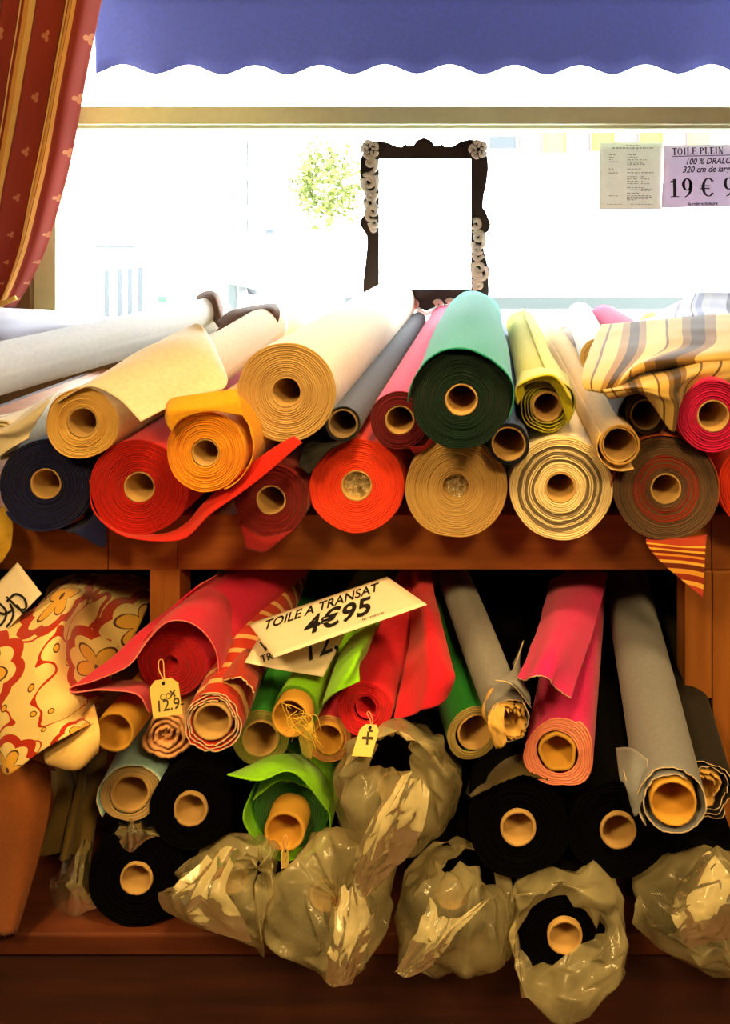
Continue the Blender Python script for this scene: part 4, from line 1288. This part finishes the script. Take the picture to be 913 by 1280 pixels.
LIL = plain('lilac_paper', S(224, 215, 230), .8)
ob, o, U, V_, u, v, n = card('price_poster', 'lilac poster reading TOILE PLEIN 19 € 90 stuck on the window', 'sign', (830.5, 182, kw + .045), (957, 179, kw + .045), (827.5, 260, kw + .045), LIL)
w, h = U.length, V_.length
backlit(LIL)
DK = plain('dark_violet_ink', S(40, 32, 52), .8)


def serif(s, a, b_, hh, adv=.72, lift=.001):
    """bold Roman capitals and figures from thick stems, thin bars and serifs; a, b_ = left and baseline on the card; hh = cap height"""
    out = []
    x = 0
    o0 = o + U * a + V_ * b_ + n * lift

    def R_(x0, y0, x1, y1, sk=0):
        out.append(([o0 + u * ((x + xx) * hh) + v * (yy * hh) for xx, yy in ((x0, y0), (x1, y0), (x1 + sk, y1), (x0 + sk, y1))], [(0, 1, 2, 3)]))

    def ring(cx, cy, rx, ry, ix, iy, t0=0, t1=2 * PI, k=28):
        V = []
        for i in range(k + 1):
            t = t0 + (t1 - t0) * i / k
            V.append(o0 + u * ((x + cx + rx * math.cos(t)) * hh) + v * ((cy + ry * math.sin(t)) * hh))
            V.append(o0 + u * ((x + cx + ix * math.cos(t)) * hh) + v * ((cy + iy * math.sin(t)) * hh))
        out.append((V, [(2 * i, 2 * i + 2, 2 * i + 3, 2 * i + 1) for i in range(k)]))
    for ch in s:
        wd = adv
        if ch in 'IELPN1T':
            pass
        if ch == 'T':
            R_(.24, 0, .42, 1); R_(.14, 0, .52, .05); R_(0, .87, .66, 1); R_(0, .74, .04, 1); R_(.62, .74, .66, 1)
        elif ch == 'O':
            ring(.36, .5, .36, .52, .19, .46); wd = .82
        elif ch == 'I':
            R_(.1, 0, .28, 1); R_(0, 0, .38, .05); R_(0, .95, .38, 1); wd = .46
        elif ch in 'LE':
            R_(.1, 0, .28, 1); R_(0, 0, .62, .1); R_(0, .92, .38, 1); R_(.58, 0, .63, .3)
            if ch == 'E':
                R_(0, .9, .6, 1); R_(.56, .74, .6, 1); R_(.28, .48, .46, .54); R_(.43, .38, .47, .64)
        elif ch == 'P':
            R_(.1, 0, .28, 1); R_(0, 0, .4, .05); R_(0, .95, .35, 1); ring(.3, .73, .32, .27, .14, .21, -PI / 2, PI / 2)
        elif ch == 'N':
            R_(.08, 0, .14, 1); R_(0, 0, .24, .05); R_(0, .95, .26, 1); R_(.58, 0, .64, 1); R_(.48, .95, .74, 1); R_(.48, 0, .64, 1, -.40); wd = .84
        elif ch == '1':
            R_(.2, 0, .38, 1); R_(.06, 0, .52, .05); R_(.04, .8, .2, .9, .04); wd = .68
        elif ch == '9':
            ring(.3, .68, .29, .34, .12, .28); ring(.1, .55, .49, .58, .32, .54, -PI * .47, .35)
        elif ch == '0':
            ring(.3, .5, .3, .52, .13, .46)
        elif ch == '€':
            ring(.42, .5, .38, .52, .21, .46, PI * .22, PI * 1.78); R_(-.02, .55, .5, .61); R_(-.02, .40, .48, .46); wd = .9
        elif ch == ' ':
            wd = .34
        x += wd
    return out


G = serif('TOILE PLEIN', .105, .335 - .02 + .0, h * .16 * .62, .72) if False else []
for s, a, b_, hh in (('TOILE PLEIN', .085, .157, h * .115), ('19 € 90', .075, .83, h * .29)):
    G += serif(s, a, b_ + (.0 if hh > h * .2 else .0), hh)
p0 = o + U * .085 + V_ * .172 + n * .001
G.append(([p0, p0 + U * .62, p0 + U * .62 + V_ * .012, p0 + V_ * .012], [(0, 1, 2, 3)]))
for s, a, b_, sz in (('100 % DRALON', .215, .31, .135), ('320 cm de large', .19, .44, .14)):
    G.append(text_geo(s, h * sz, o + U * a + V_ * b_ + n * .001, u, v, .0006, .3, 0, sx=.9))
G.append(text_geo('le mètre linéaire', h * .075, o + U * .26 + V_ * .97 + n * .001, u, v, .0004, .1, 0, sx=.95))
link('lettering', *join(G), DK, ob, smooth=False)

# ================================================================== ORNATE FRAME
fr0 = 2.36
cp = lambda x, y, D=fr0: P(430 + x / 4.565, 160 + y / 4.565, D)
out = [(105, 85), (150, 78), (195, 75), (250, 82), (300, 105), (330, 108), (352, 88), (365, 103), (395, 100), (420, 68), (455, 56), (495, 68), (520, 103), (550, 100), (560, 88), (575, 105), (620, 105), (670, 75), (720, 65), (780, 74), (815, 85), (808, 125), (820, 170), (825, 230),
       (815, 310), (800, 380), (792, 450), (815, 490), (838, 550), (825, 590), (795, 610), (800, 700), (825, 800), (828, 930), (825, 1000), (720, 1005), (660, 985), (600, 1002), (540, 1010), (470, 1045), (400, 1010), (330, 985), (260, 1002), (200, 1000), (108, 1000), (110, 880), (125, 760),
       (135, 660), (130, 610), (92, 555), (100, 515), (130, 480), (110, 440), (115, 380), (100, 300), (92, 240), (95, 180), (112, 130)]
inn = [(200, 175), (722, 175), (728, 922), (205, 922)]
N = len(out)
outv = [cp(*p_) for p_ in out]


def toinner(p_):
    x, y = p_
    x = min(max(x, 200), 725)
    y = min(max(y, 175), 922)
    if 200 < x < 725 and 175 < y < 922:
        pass
    return cp(x, y)


innv = [toinner(p_) for p_ in out]
dv = Vector((0, .014, 0))
Vt = outv + innv + [q_ + dv for q_ in outv] + [q_ + dv for q_ in innv]
Fc = []
for k in range(N):
    k2 = (k + 1) % N
    Fc += [(k, k2, N + k2, N + k), (2 * N + k2, 2 * N + k, 3 * N + k, 3 * N + k2), (k2, k, 2 * N + k, 2 * N + k2), (N + k, N + k2, 3 * N + k2, 3 * N + k)]
of = link('ornate_frame', Vt, Fc, plain('black_lacquer', S(52, 44, 44), .35), smooth=False)
tag(of, 'empty ornate black picture frame with scroll cut-outs in daylight white standing against the window', 'picture frame')
WSC = plain('cutout_daylight_white', S(245, 245, 240), .4)  # white stands in for daylight showing through the frame's scroll cut-outs


backlit(WSC, .3)


def scrolls(name, items, rad=.008):
    G = []
    for pts in items:
        G.append(tube('', [cp(x, y, fr0 - .005) for x, y in pts], lambda t: rad * (1 - .45 * t), None, n=8, res=34))
    return link(name, *join(G), WSC, of)


def curl(cx, cy, r, a0, turns, sg=1):
    return [(cx + r * (1 - .75 * t) * math.cos(a0 + sg * turns * 2 * PI * t), cy + r * (1 - .75 * t) * math.sin(a0 + sg * turns * 2 * PI * t)) for t in np.linspace(0, 1, 12)]


def corner(cx, cy):
    it = []
    for k in range(5):
        a = k * 2 * PI / 5 + .3
        it.append([(cx + 40 * math.cos(a) , cy + 40 * math.sin(a)), (cx + 46 * math.cos(a + .35), cy + 46 * math.sin(a + .35)), (cx + 40 * math.cos(a + .9), cy + 40 * math.sin(a + .9)), (cx + 12 * math.cos(a + .5), cy + 12 * math.sin(a + .5))])
    return it


scrolls('scroll_cutout_daylight', corner(148, 122))
scrolls('scroll_cutout_daylight', corner(768, 122))
scrolls('scroll_cutout_daylight', [curl(148, 195, 26, 4.5, 1.3), [(185, 180), (182, 230), (150, 260), (110, 270)], curl(140, 305, 40, 4.2, 1.4), [(104, 290), (112, 340), (150, 370), (188, 350)], [(185, 270), (192, 310), (185, 350)],
                            curl(150, 395, 26, 1.2, 1.2, -1), [(190, 370), (170, 420), (190, 450)], [(120, 420), (140, 450), (175, 440)], curl(165, 480, 34, 2.5, 1.2), [(130, 470), (140, 520), (190, 530)], [(150, 540), (165, 585), (190, 580)], [(160, 560), (185, 560), (192, 540)]], .0092)
scrolls('scroll_cutout_daylight', [[(735, 530), (765, 525), (775, 560), (745, 580)], [(735, 560), (760, 580), (735, 600)], curl(765, 620, 30, 4.5, 1.2), [(735, 650), (745, 700), (790, 720)], [(790, 600), (800, 660), (770, 690)], curl(760, 690, 26, .4, 1.2),
                            [(740, 720), (760, 750), (800, 730)], curl(770, 800, 40, 1., 1.4), [(812, 790), (818, 840), (770, 860), (735, 840)], [(735, 770), (733, 810), (740, 850)], curl(770, 900, 24, 2., 1.3), [(735, 880), (760, 870), (810, 860)]], .0092)
scrolls('scroll_cutout_daylight', [curl(400, 1010, 26, 3.5, 1.1), curl(540, 1012, 26, 3.5, 1.1), curl(610, 1004, 26, 3.5, 1.1), [(420, 1035), (470, 1060), (520, 1035)]], .008)

# ================================================================== CURTAIN
cm, nt, b = newmat('red_gold_striped_curtain')
uvn = nd(nt, 'ShaderNodeUVMap')
sp = nd(nt, 'ShaderNodeSeparateXYZ')
nt.links.new(uvn.outputs[0], sp.inputs[0])
st = mth(nt, 'FRACT', mth(nt, 'MULTIPLY', sp.outputs[0], 4.3))
rc_, gc_, yc_ = S(150, 54, 40), S(220, 170, 92), S(236, 208, 140)
c = ramp(nt, st, [(0, rc_), (.42, S(110, 44, 28)), (.435, yc_), (.46, rc_), (.51, gc_), (.58, yc_), (.74, gc_), (.84, S(120, 50, 30)), (.855, gc_), (.93, rc_)])
mpn = nd(nt, 'ShaderNodeCombineXYZ')
nt.links.new(mth(nt, 'MULTIPLY', sp.outputs[0], 4.3), mpn.inputs[0])
nt.links.new(mth(nt, 'MULTIPLY', sp.outputs[1], 9.0), mpn.inputs[1])
fx = mth(nt, 'SUBTRACT', mth(nt, 'FRACT', mth(nt, 'MULTIPLY', sp.outputs[0], 4.3)), .24)
fy = mth(nt, 'MULTIPLY', mth(nt, 'SUBTRACT', mth(nt, 'FRACT', mth(nt, 'MULTIPLY', sp.outputs[1], 10.0)), .5), .75)
aa = mth(nt, 'ARCTAN2', fy, fx)
rr = mth(nt, 'SQRT', mth(nt, 'ADD', mth(nt, 'MULTIPLY', fx, fx), mth(nt, 'MULTIPLY', fy, fy)))
msk = mth(nt, 'LESS_THAN', mth(nt, 'SUBTRACT', rr, mth(nt, 'MULTIPLY', mth(nt, 'ABSOLUTE', mth(nt, 'SINE', mth(nt, 'MULTIPLY', aa, 1.5))), .05)), .026)
c = mixc(nt, mth(nt, 'MULTIPLY', msk, .55), c, S(226, 160, 110))
nt.links.new(c, b.inputs['Base Color'])
cloth_finish(nt, b, .7, .3)
tlu = nd(nt, 'ShaderNodeBsdfTranslucent')
nt.links.new(c, tlu.inputs[0])
mxs = nd(nt, 'ShaderNodeMixShader')
mxs.inputs[0].default_value = .25
nt.links.new(b.outputs[0], mxs.inputs[1])
nt.links.new(tlu.outputs[0], mxs.inputs[2])
nt.links.new(mxs.outputs[0], nt.nodes['Material Output'].inputs['Surface'])
cD = 2.25
cu = sheet('curtain', [[(-150, -140, cD), (-30, -140, cD), (60, -140, cD), (150, -140, cD)], [(-140, -20, cD), (-30, -20, cD), (50, -20, cD), (122, -20, cD)], [(-130, 110, cD), (-45, 110, cD), (30, 110, cD), (97, 110, cD)], [(-120, 220, cD), (-55, 220, cD), (10, 220, cD), (76, 220, cD)],
                       [(-105, 300, cD), (-55, 300, cD), (-2, 300, cD), (54, 300, cD)], [(-85, 350, cD), (-50, 350, cD), (-8, 350, cD), (32, 350, cD)], [(-70, 385, cD), (-45, 385, cD), (-15, 385, cD), (12, 385, cD)]], cm, None, 150, 70, .002, .004, 6, seed=60,
           fold=lambda u, v: (.032 * math.sin(u * 2 * PI * 5.2 + .6 * v) + .010 * math.sin(u * 2 * PI * 11 + 1)) * (1 - .35 * v))
tag(cu, 'red and gold striped curtain gathered at the left side of the window', 'curtain')
# tie-back cord
tube_v = tube('', [P(20, 372, cD - .05), P(0, 380, cD - .06), P(-40, 384, cD - .06), P(-72, 376, cD - .02)], .007, None, n=10, res=20)
link('tie_back', *tube_v, fabric('gold_cord', S(210, 160, 70)), cu)

# ================================================================== OUTSIDE
aw = empty('awning', Matrix.Translation((0, 3.4, 2.2)), 'dark blue shop awning with a scalloped valance outside the window', 'awning')
am, nt, b = newmat('navy_blue_awning_canvas')
tc = nd(nt, 'ShaderNodeTexCoord')
f = noise_tex(nt, tc.outputs['Object'], 60, 8)
nt.links.new(mixc(nt, f, S(12, 14, 58), S(28, 31, 90)), b.inputs['Base Color'])
b.inputs['Roughness'].default_value = .9
aD = 3.4
ka = F / aD
xl, xr = (118 - X0) / ka, 2.6
nxa = 400
Vt, Fc = [], []
per = 82 / ka
top = EYE + (Y0 + 8) / ka
for j in range(nxa + 1):
    x = xl + (xr - xl) * j / nxa
    ph = ((x - xl) % per) / per
    zb = EYE + (Y0 - 92) / ka + .042 * abs(math.cos(PI * (ph))) ** 1.4 * 0 + (.042 * (.5 - .5 * math.cos(2 * PI * (ph + .08))))
    for i in range(7):
        z = zb + (top - zb) * i / 6
        Vt.append((x, aD + .012 * math.sin(x * 5) + .02 * (1 - i / 6), z))
for j in range(nxa):
    for i in range(6):
        Fc.append((j * 7 + i, (j + 1) * 7 + i, (j + 1) * 7 + i + 1, j * 7 + i + 1))
solid(link('valance', Vt, Fc, am, aw), .003)
boxes('front_bar', [(xl, xr, aD - .02, aD + .02, top, top + .04)], METAL, aw)
Vt = [(xl, aD, top + .03), (xr, aD, top + .03), (xr, DW + .16, top + .5), (xl, DW + .16, top + .5)]
solid(link('canopy', Vt, [(0, 1, 2, 3)], am, aw, smooth=False), .003)

WHF = plain('white_render', S(240, 240, 236), .9)
GRF = plain('blue_grey_window', S(26, 31, 36), .5)
PAV = plain('pale_pavement', S(225, 225, 222), .9)
struct(boxes('ground', [(-60, 60, DW + .2, 120, -.3, -.15)], PAV, bevel=0))
# pale building opposite, left
d0 = 13.0
bx = lambda px, D=d0: (px - X0) / F * D
bz = lambda py, D=d0: EYE - (py - Y0) / F * D
bl = empty('building', Matrix.Translation((bx(120), d0, 0)), 'bleached white building with narrow slit windows across the street at left', 'building')
boxes('facade', [(bx(-60), bx(236), d0, d0 + 2, -.15, 7.5)], WHF, bl, 0)
for px in (134, 150, 163, 176):
    boxes('window', [(bx(px - 2.6), bx(px + 2.6), d0 - .03, d0 + .02, bz(396), bz(338 - (px - 134) * .1))], GRF, bl, 0)
boxes('ledge', [(bx(124), bx(172), d0 - .12, d0, bz(310), bz(307))], GRF, bl, 0)
boxes('shop_door', [(bx(194), bx(214), d0 - .04, d0, bz(398), bz(350))], plain('pale_green_glass', S(200, 225, 210), .4), bl, 0)
boxes('shop_sign', [(bx(200), bx(210), d0 - .08, d0 - .03, bz(378), bz(370))], plain('green_sign_paint', S(20, 80, 34), .6), bl, 0)
st_ = empty('market_stall', Matrix.Translation((bx(258, 16), 16, 0)), 'small stall with an orange-red roof on the street, right of the white building', 'stall')
x0_, x1_ = bx(240, 16), bx(274, 16)
zt_ = bz(338, 16)
link('roof', [(x0_, 15.4, zt_ - .28), (x1_, 15.4, zt_ - .28), (x1_ - .1, 16, zt_), (x0_ + .2, 16, zt_), (x0_, 16.6, zt_ - .28), (x1_, 16.6, zt_ - .28)], [(0, 1, 2, 3), (3, 2, 5, 4), (0, 3, 4), (1, 5, 2)], plain('orange_roof', S(100, 34, 22), .8), st_, smooth=False)
boxes('counter', [(x0_ + .1, x1_ - .1, 15.6, 16.4, -.15, .35), (x0_ + .1, x0_ + .16, 15.6, 15.66, .35, zt_ - .28), (x1_ - .16, x1_ - .1, 15.6, 15.66, .35, zt_ - .28)], plain('pink_counter', S(96, 50, 44), .8), st_, 0)
# street side block
b2_ = empty('building', Matrix.Translation((-9, 27, 0)), 'tall pale block with grey windows along the distant street, left of the tree', 'building')
boxes('facade', [(-16, -9.2, 27, 30.5, -.15, 9)], plain('cream_render', S(235, 230, 222), .9), b2_, 0)
for k in range(3):
    boxes('window', [(-9.19, -9.15, 27.4, 28.3, .7 + k * 1.5, 1.7 + k * 1.5), (-9.19, -9.15, 29.0, 29.9, .7 + k * 1.5, 1.7 + k * 1.5)], GRF, b2_, 0)
boxes('corner_strip', [(-9.6, -9.19, 26.96, 26.999, -.1, 5.5)], GRF, b2_, 0)
for px, py, w_, h_, D, col, nm, lb in ((303, 305, 14, 10, 26, S(110, 60, 12), 'shop_awning', 'small orange awning on the distant street'), (324, 310, 12, 14, 31.6, S(100, 30, 40), 'shop_awning', 'small pink-red awning on the distant street'), (337, 300, 10, 26, 34, S(44, 50, 58), 'banner', 'grey banner hanging on the distant street')):
    xx, zz = bx(px, D), bz(py, D)
    ww, hh = w_ / F * D / 2, h_ / F * D / 2
    if nm == 'banner':
        oo = boxes(nm, [(xx - ww, xx + ww, D, D + .1, zz - hh, zz + hh), (xx - .05, xx + .05, D + .1, D + .2, -.15, zz + hh)], plain('col_' + lb[:12], col, .8), None, .02)
    else:
        oo = link(nm, [(xx - ww, D - .8, zz - hh), (xx + ww, D - .8, zz - hh), (xx + ww, D, zz + hh), (xx - ww, D, zz + hh), (xx - ww, D - .8, zz - hh - .2), (xx + ww, D - .8, zz - hh - .2)], [(0, 1, 2, 3), (4, 5, 1, 0)], plain('col_' + lb[:12], col, .8), smooth=False)
        solid(oo, .04)
    tag(oo, lb, nm.split('_')[-1])
for k, (px, D, col) in enumerate(((296, 19, S(60, 62, 70)), (322, 24.6, S(56, 62, 72)))):
    xx = bx(px, D)
    prof = [(-.9, .25), (-.88, .75), (-.65, .85), (-.45, 1.3), (.35, 1.32), (.6, .9), (.92, .8), (.95, .25)]
    Vt = [(xx + sx_, D + a * 2.0, c_ - .15) for sx_ in (-.8, .8) for a, c_ in prof]
    n_ = len(prof)
    Fc = [tuple(range(n_)), tuple(range(2 * n_ - 1, n_ - 1, -1))] + [(i, i + n_, (i + 1) % n_ + n_, (i + 1) % n_) for i in range(n_)]
    ca = link('car', Vt, Fc, plain('pale_car_paint_%d' % k, col, .3), smooth=False)
    tag(ca, ('pale car parked at the near end of the distant street', 'pale car parked further along the distant street')[k], 'car')
    W = []
    for sx_ in (-.8, .8):
        for a in (-1.2, 1.2):
            W.append(tube('', [(xx + sx_ - .08, D + a, .15), (xx + sx_ + .08, D + a, .15)], .3, None, n=14))
    for g_ in W:
        link('wheel', *g_, plain('tyre_rubber', S(60, 60, 62), .8), ca)
# tree
rt = random.Random(11)
tr = empty('tree', Matrix.Translation((bx(420, 22), 22, -.15)), 'sunlit yellow-green tree behind the white canopy, left of the ornate frame', 'tree')
Vt, Fc = [], []
cx_, cz_ = bx(408, 22), bz(230, 22)
for k in range(1500):
    a, e = rt.uniform(0, 2 * PI), rt.uniform(-1, 1)
    r_ = rt.uniform(.2, 1) ** .5
    c0 = Vector((cx_ + 1.0 * r_ * math.cos(a) * math.sqrt(1 - e * e) * (1 + .3 * math.sin(3 * a)), 22 + 1.3 * r_ * math.sin(a) * math.sqrt(1 - e * e), cz_ + 1.15 * r_ * e * (1 + .25 * math.sin(5 * a))))
    d1 = Vector((rt.gauss(0, 1), rt.gauss(0, 1), rt.gauss(0, 1))).normalized() * .09
    d2 = d1.cross(Vector((rt.gauss(0, 1), rt.gauss(0, 1), rt.gauss(0, 1)))).normalized() * .06
    n_ = len(Vt)
    Vt += [c0 - d1, c0 + d2, c0 + d1, c0 - d2]
    Fc.append((n_, n_ + 1, n_ + 2, n_ + 3))
link('foliage', Vt, Fc, plain('yellow_green_leaf', S(78, 86, 24), .7), tr)
link('trunk', *tube('', [(cx_, 22, -.15), (cx_ + .05, 22, 1.2), (cx_ - .05, 22, cz_)], lambda t: .14 - .07 * t, None, n=10, res=10), plain('grey_bark', S(150, 135, 115), .9), tr)
# white canopy roof
kp = empty('market_canopy', Matrix.Translation((0, 8, -.15)), 'large white canopy roof filling the lower part of the view behind the ornate frame', 'canopy')
e0, e1, e2 = P(266, 340, 9), P(432, 372, 6.5), P(1250, 372, 6.5)
g0, g1 = P(470, 282, 9.5), P(1150, 275, 9.5)
link('roof', [e0, e1, e2, g1, g0, P(330, 318, 11), P(1250, 318, 11)], [(0, 1, 4), (1, 2, 3, 4), (0, 4, 5), (4, 3, 6, 5)], plain('white_canvas_roof', S(246, 248, 250), .8), kp, smooth=False)
dz = Vector((0, 0, -.10))
link('eave', [e0, e1, e2, e2 + dz, e1 + dz, e0 + dz], [(0, 1, 4, 5), (1, 2, 3, 4)], plain('grey_eave', S(40, 47, 46), .6), kp, smooth=False)
for px, D in ((290, 8.6), (432, 6.6), (1200, 6.6)):
    xx = bx(px, D)
    boxes('post', [(xx - .05, xx + .05, D, D + .1, -.15, bz(372 if px > 400 else 346, D) - .05)], plain('grey_eave', S(40, 47, 46), .6), kp, .01)
# coloured shop front behind, right
sf = empty('shop_building', Matrix.Translation((bx(760, 16), 16, 0)), 'pale shop front with yellow and pink panels across the street at the upper right', 'building')
boxes('facade', [(bx(606, 16), bx(1000, 16), 16, 20, -.15, bz(163, 16))], WHF, sf, 0)
cols = [S(96, 62, 62), S(100, 86, 40), S(96, 62, 62), S(104, 86, 18), S(98, 62, 56), S(104, 90, 18)]
for k in range(8):
    x_ = 648 + k * 30
    boxes('panel', [(bx(x_ + 1, 16), bx(x_ + 29, 16), 15.9, 15.999, bz(193 - k * 1.2, 16), bz(166, 16))], plain('panel_paint_%d' % (k % 6), cols[k % 6], .8), sf, 0)
    boxes('divider', [(bx(x_ - 1, 16), bx(x_ + .8, 16), 15.85, 15.95, bz(194 - k * 1.2, 16), bz(166, 16))], plain('divider_paint', S(80, 60, 50), .8), sf, 0)
boxes('side_vent', [(bx(612, 16), bx(645, 16), 15.9, 15.999, bz(186, 16), bz(171, 16))], GRF, sf, 0)

# ================================================================== LIGHT
wd = bpy.data.worlds.new('World')
bpy.context.scene.world = wd
wd.use_nodes = True
bg = wd.node_tree.nodes['Background']
bg.inputs[0].default_value = (.93, .97, 1, 1)
bg.inputs[1].default_value = 26.0


def lamp(name, typ, loc, energy, col, size=.1, rot=None, **kw):
    l = bpy.data.lights.new(name, typ)
    l.energy = energy
    l.color = col
    if typ == 'AREA':
        l.size = size
        for k, v in kw.items():
            setattr(l, k, v)
    elif typ == 'SUN':
        l.angle = size
    else:
        l.shadow_soft_size = size
        for k, v in kw.items():
            setattr(l, k, v)
    o = bpy.data.objects.new(name, l)
    C.objects.link(o)
    o.location = loc
    if rot:
        o.rotation_euler = rot
    return o


WARM = (1, .63, .21)


def spot(loc, aim, energy, deg, size=.2, blend=.6, col=WARM):
    o_ = lamp('warm_spotlight', 'SPOT', loc, energy, col, size, spot_size=math.radians(deg), spot_blend=blend)
    o_.rotation_euler = (Vector(aim) - Vector(loc)).to_track_quat('-Z', 'Y').to_euler()
    return o_


spot((.12, .45, 2.7), (.02, .84, .5), 120, 70, .16, .8)
spot((-.75, -.55, 2.6), (-.25, 1.02, .45), 168, 54, blend=1)
spot((.75, -.75, 2.6), (.15, 1.02, .45), 168, 54, blend=1)
spot((-.55, 1.0, 2.7), (-1.3, 2.25, 1.75), 60, 56)  # added lamp without a known source, brightens the curtain
po = lamp('window_portal', 'AREA', ((WL + WR_) / 2, DW + .2, (WB + WT) / 2), 1, (1, 1, 1), WR_ - WL, (-PI / 2, 0, 0), shape='RECTANGLE', size_y=WT - WB)
po.data.cycles.is_portal = True

# ================================================================== CAMERA
sc_ = bpy.context.scene
cam = bpy.data.cameras.new('Camera')
co = bpy.data.objects.new('Camera', cam)
C.objects.link(co)
co.location = (0, 0, EYE)
co.rotation_euler = (PI / 2, 0, 0)
cam.sensor_fit = 'VERTICAL'
cam.sensor_height = 36
cam.lens = F / 1280 * 36
cam.shift_x = -(X0 - 456.5) / 1280
cam.shift_y = -(640 - Y0) / 1280
cam.clip_start = .02
cam.clip_end = 300
sc_.camera = co
vs = sc_.view_settings
vs.view_transform = 'Standard'
vs.look = 'None'
vs.gamma = 1
vs.use_curve_mapping = False
vs.exposure = 0
sc_.cycles.use_denoising = True
sc_.cycles.max_bounces = 10
sc_.cycles.transparent_max_bounces = 16
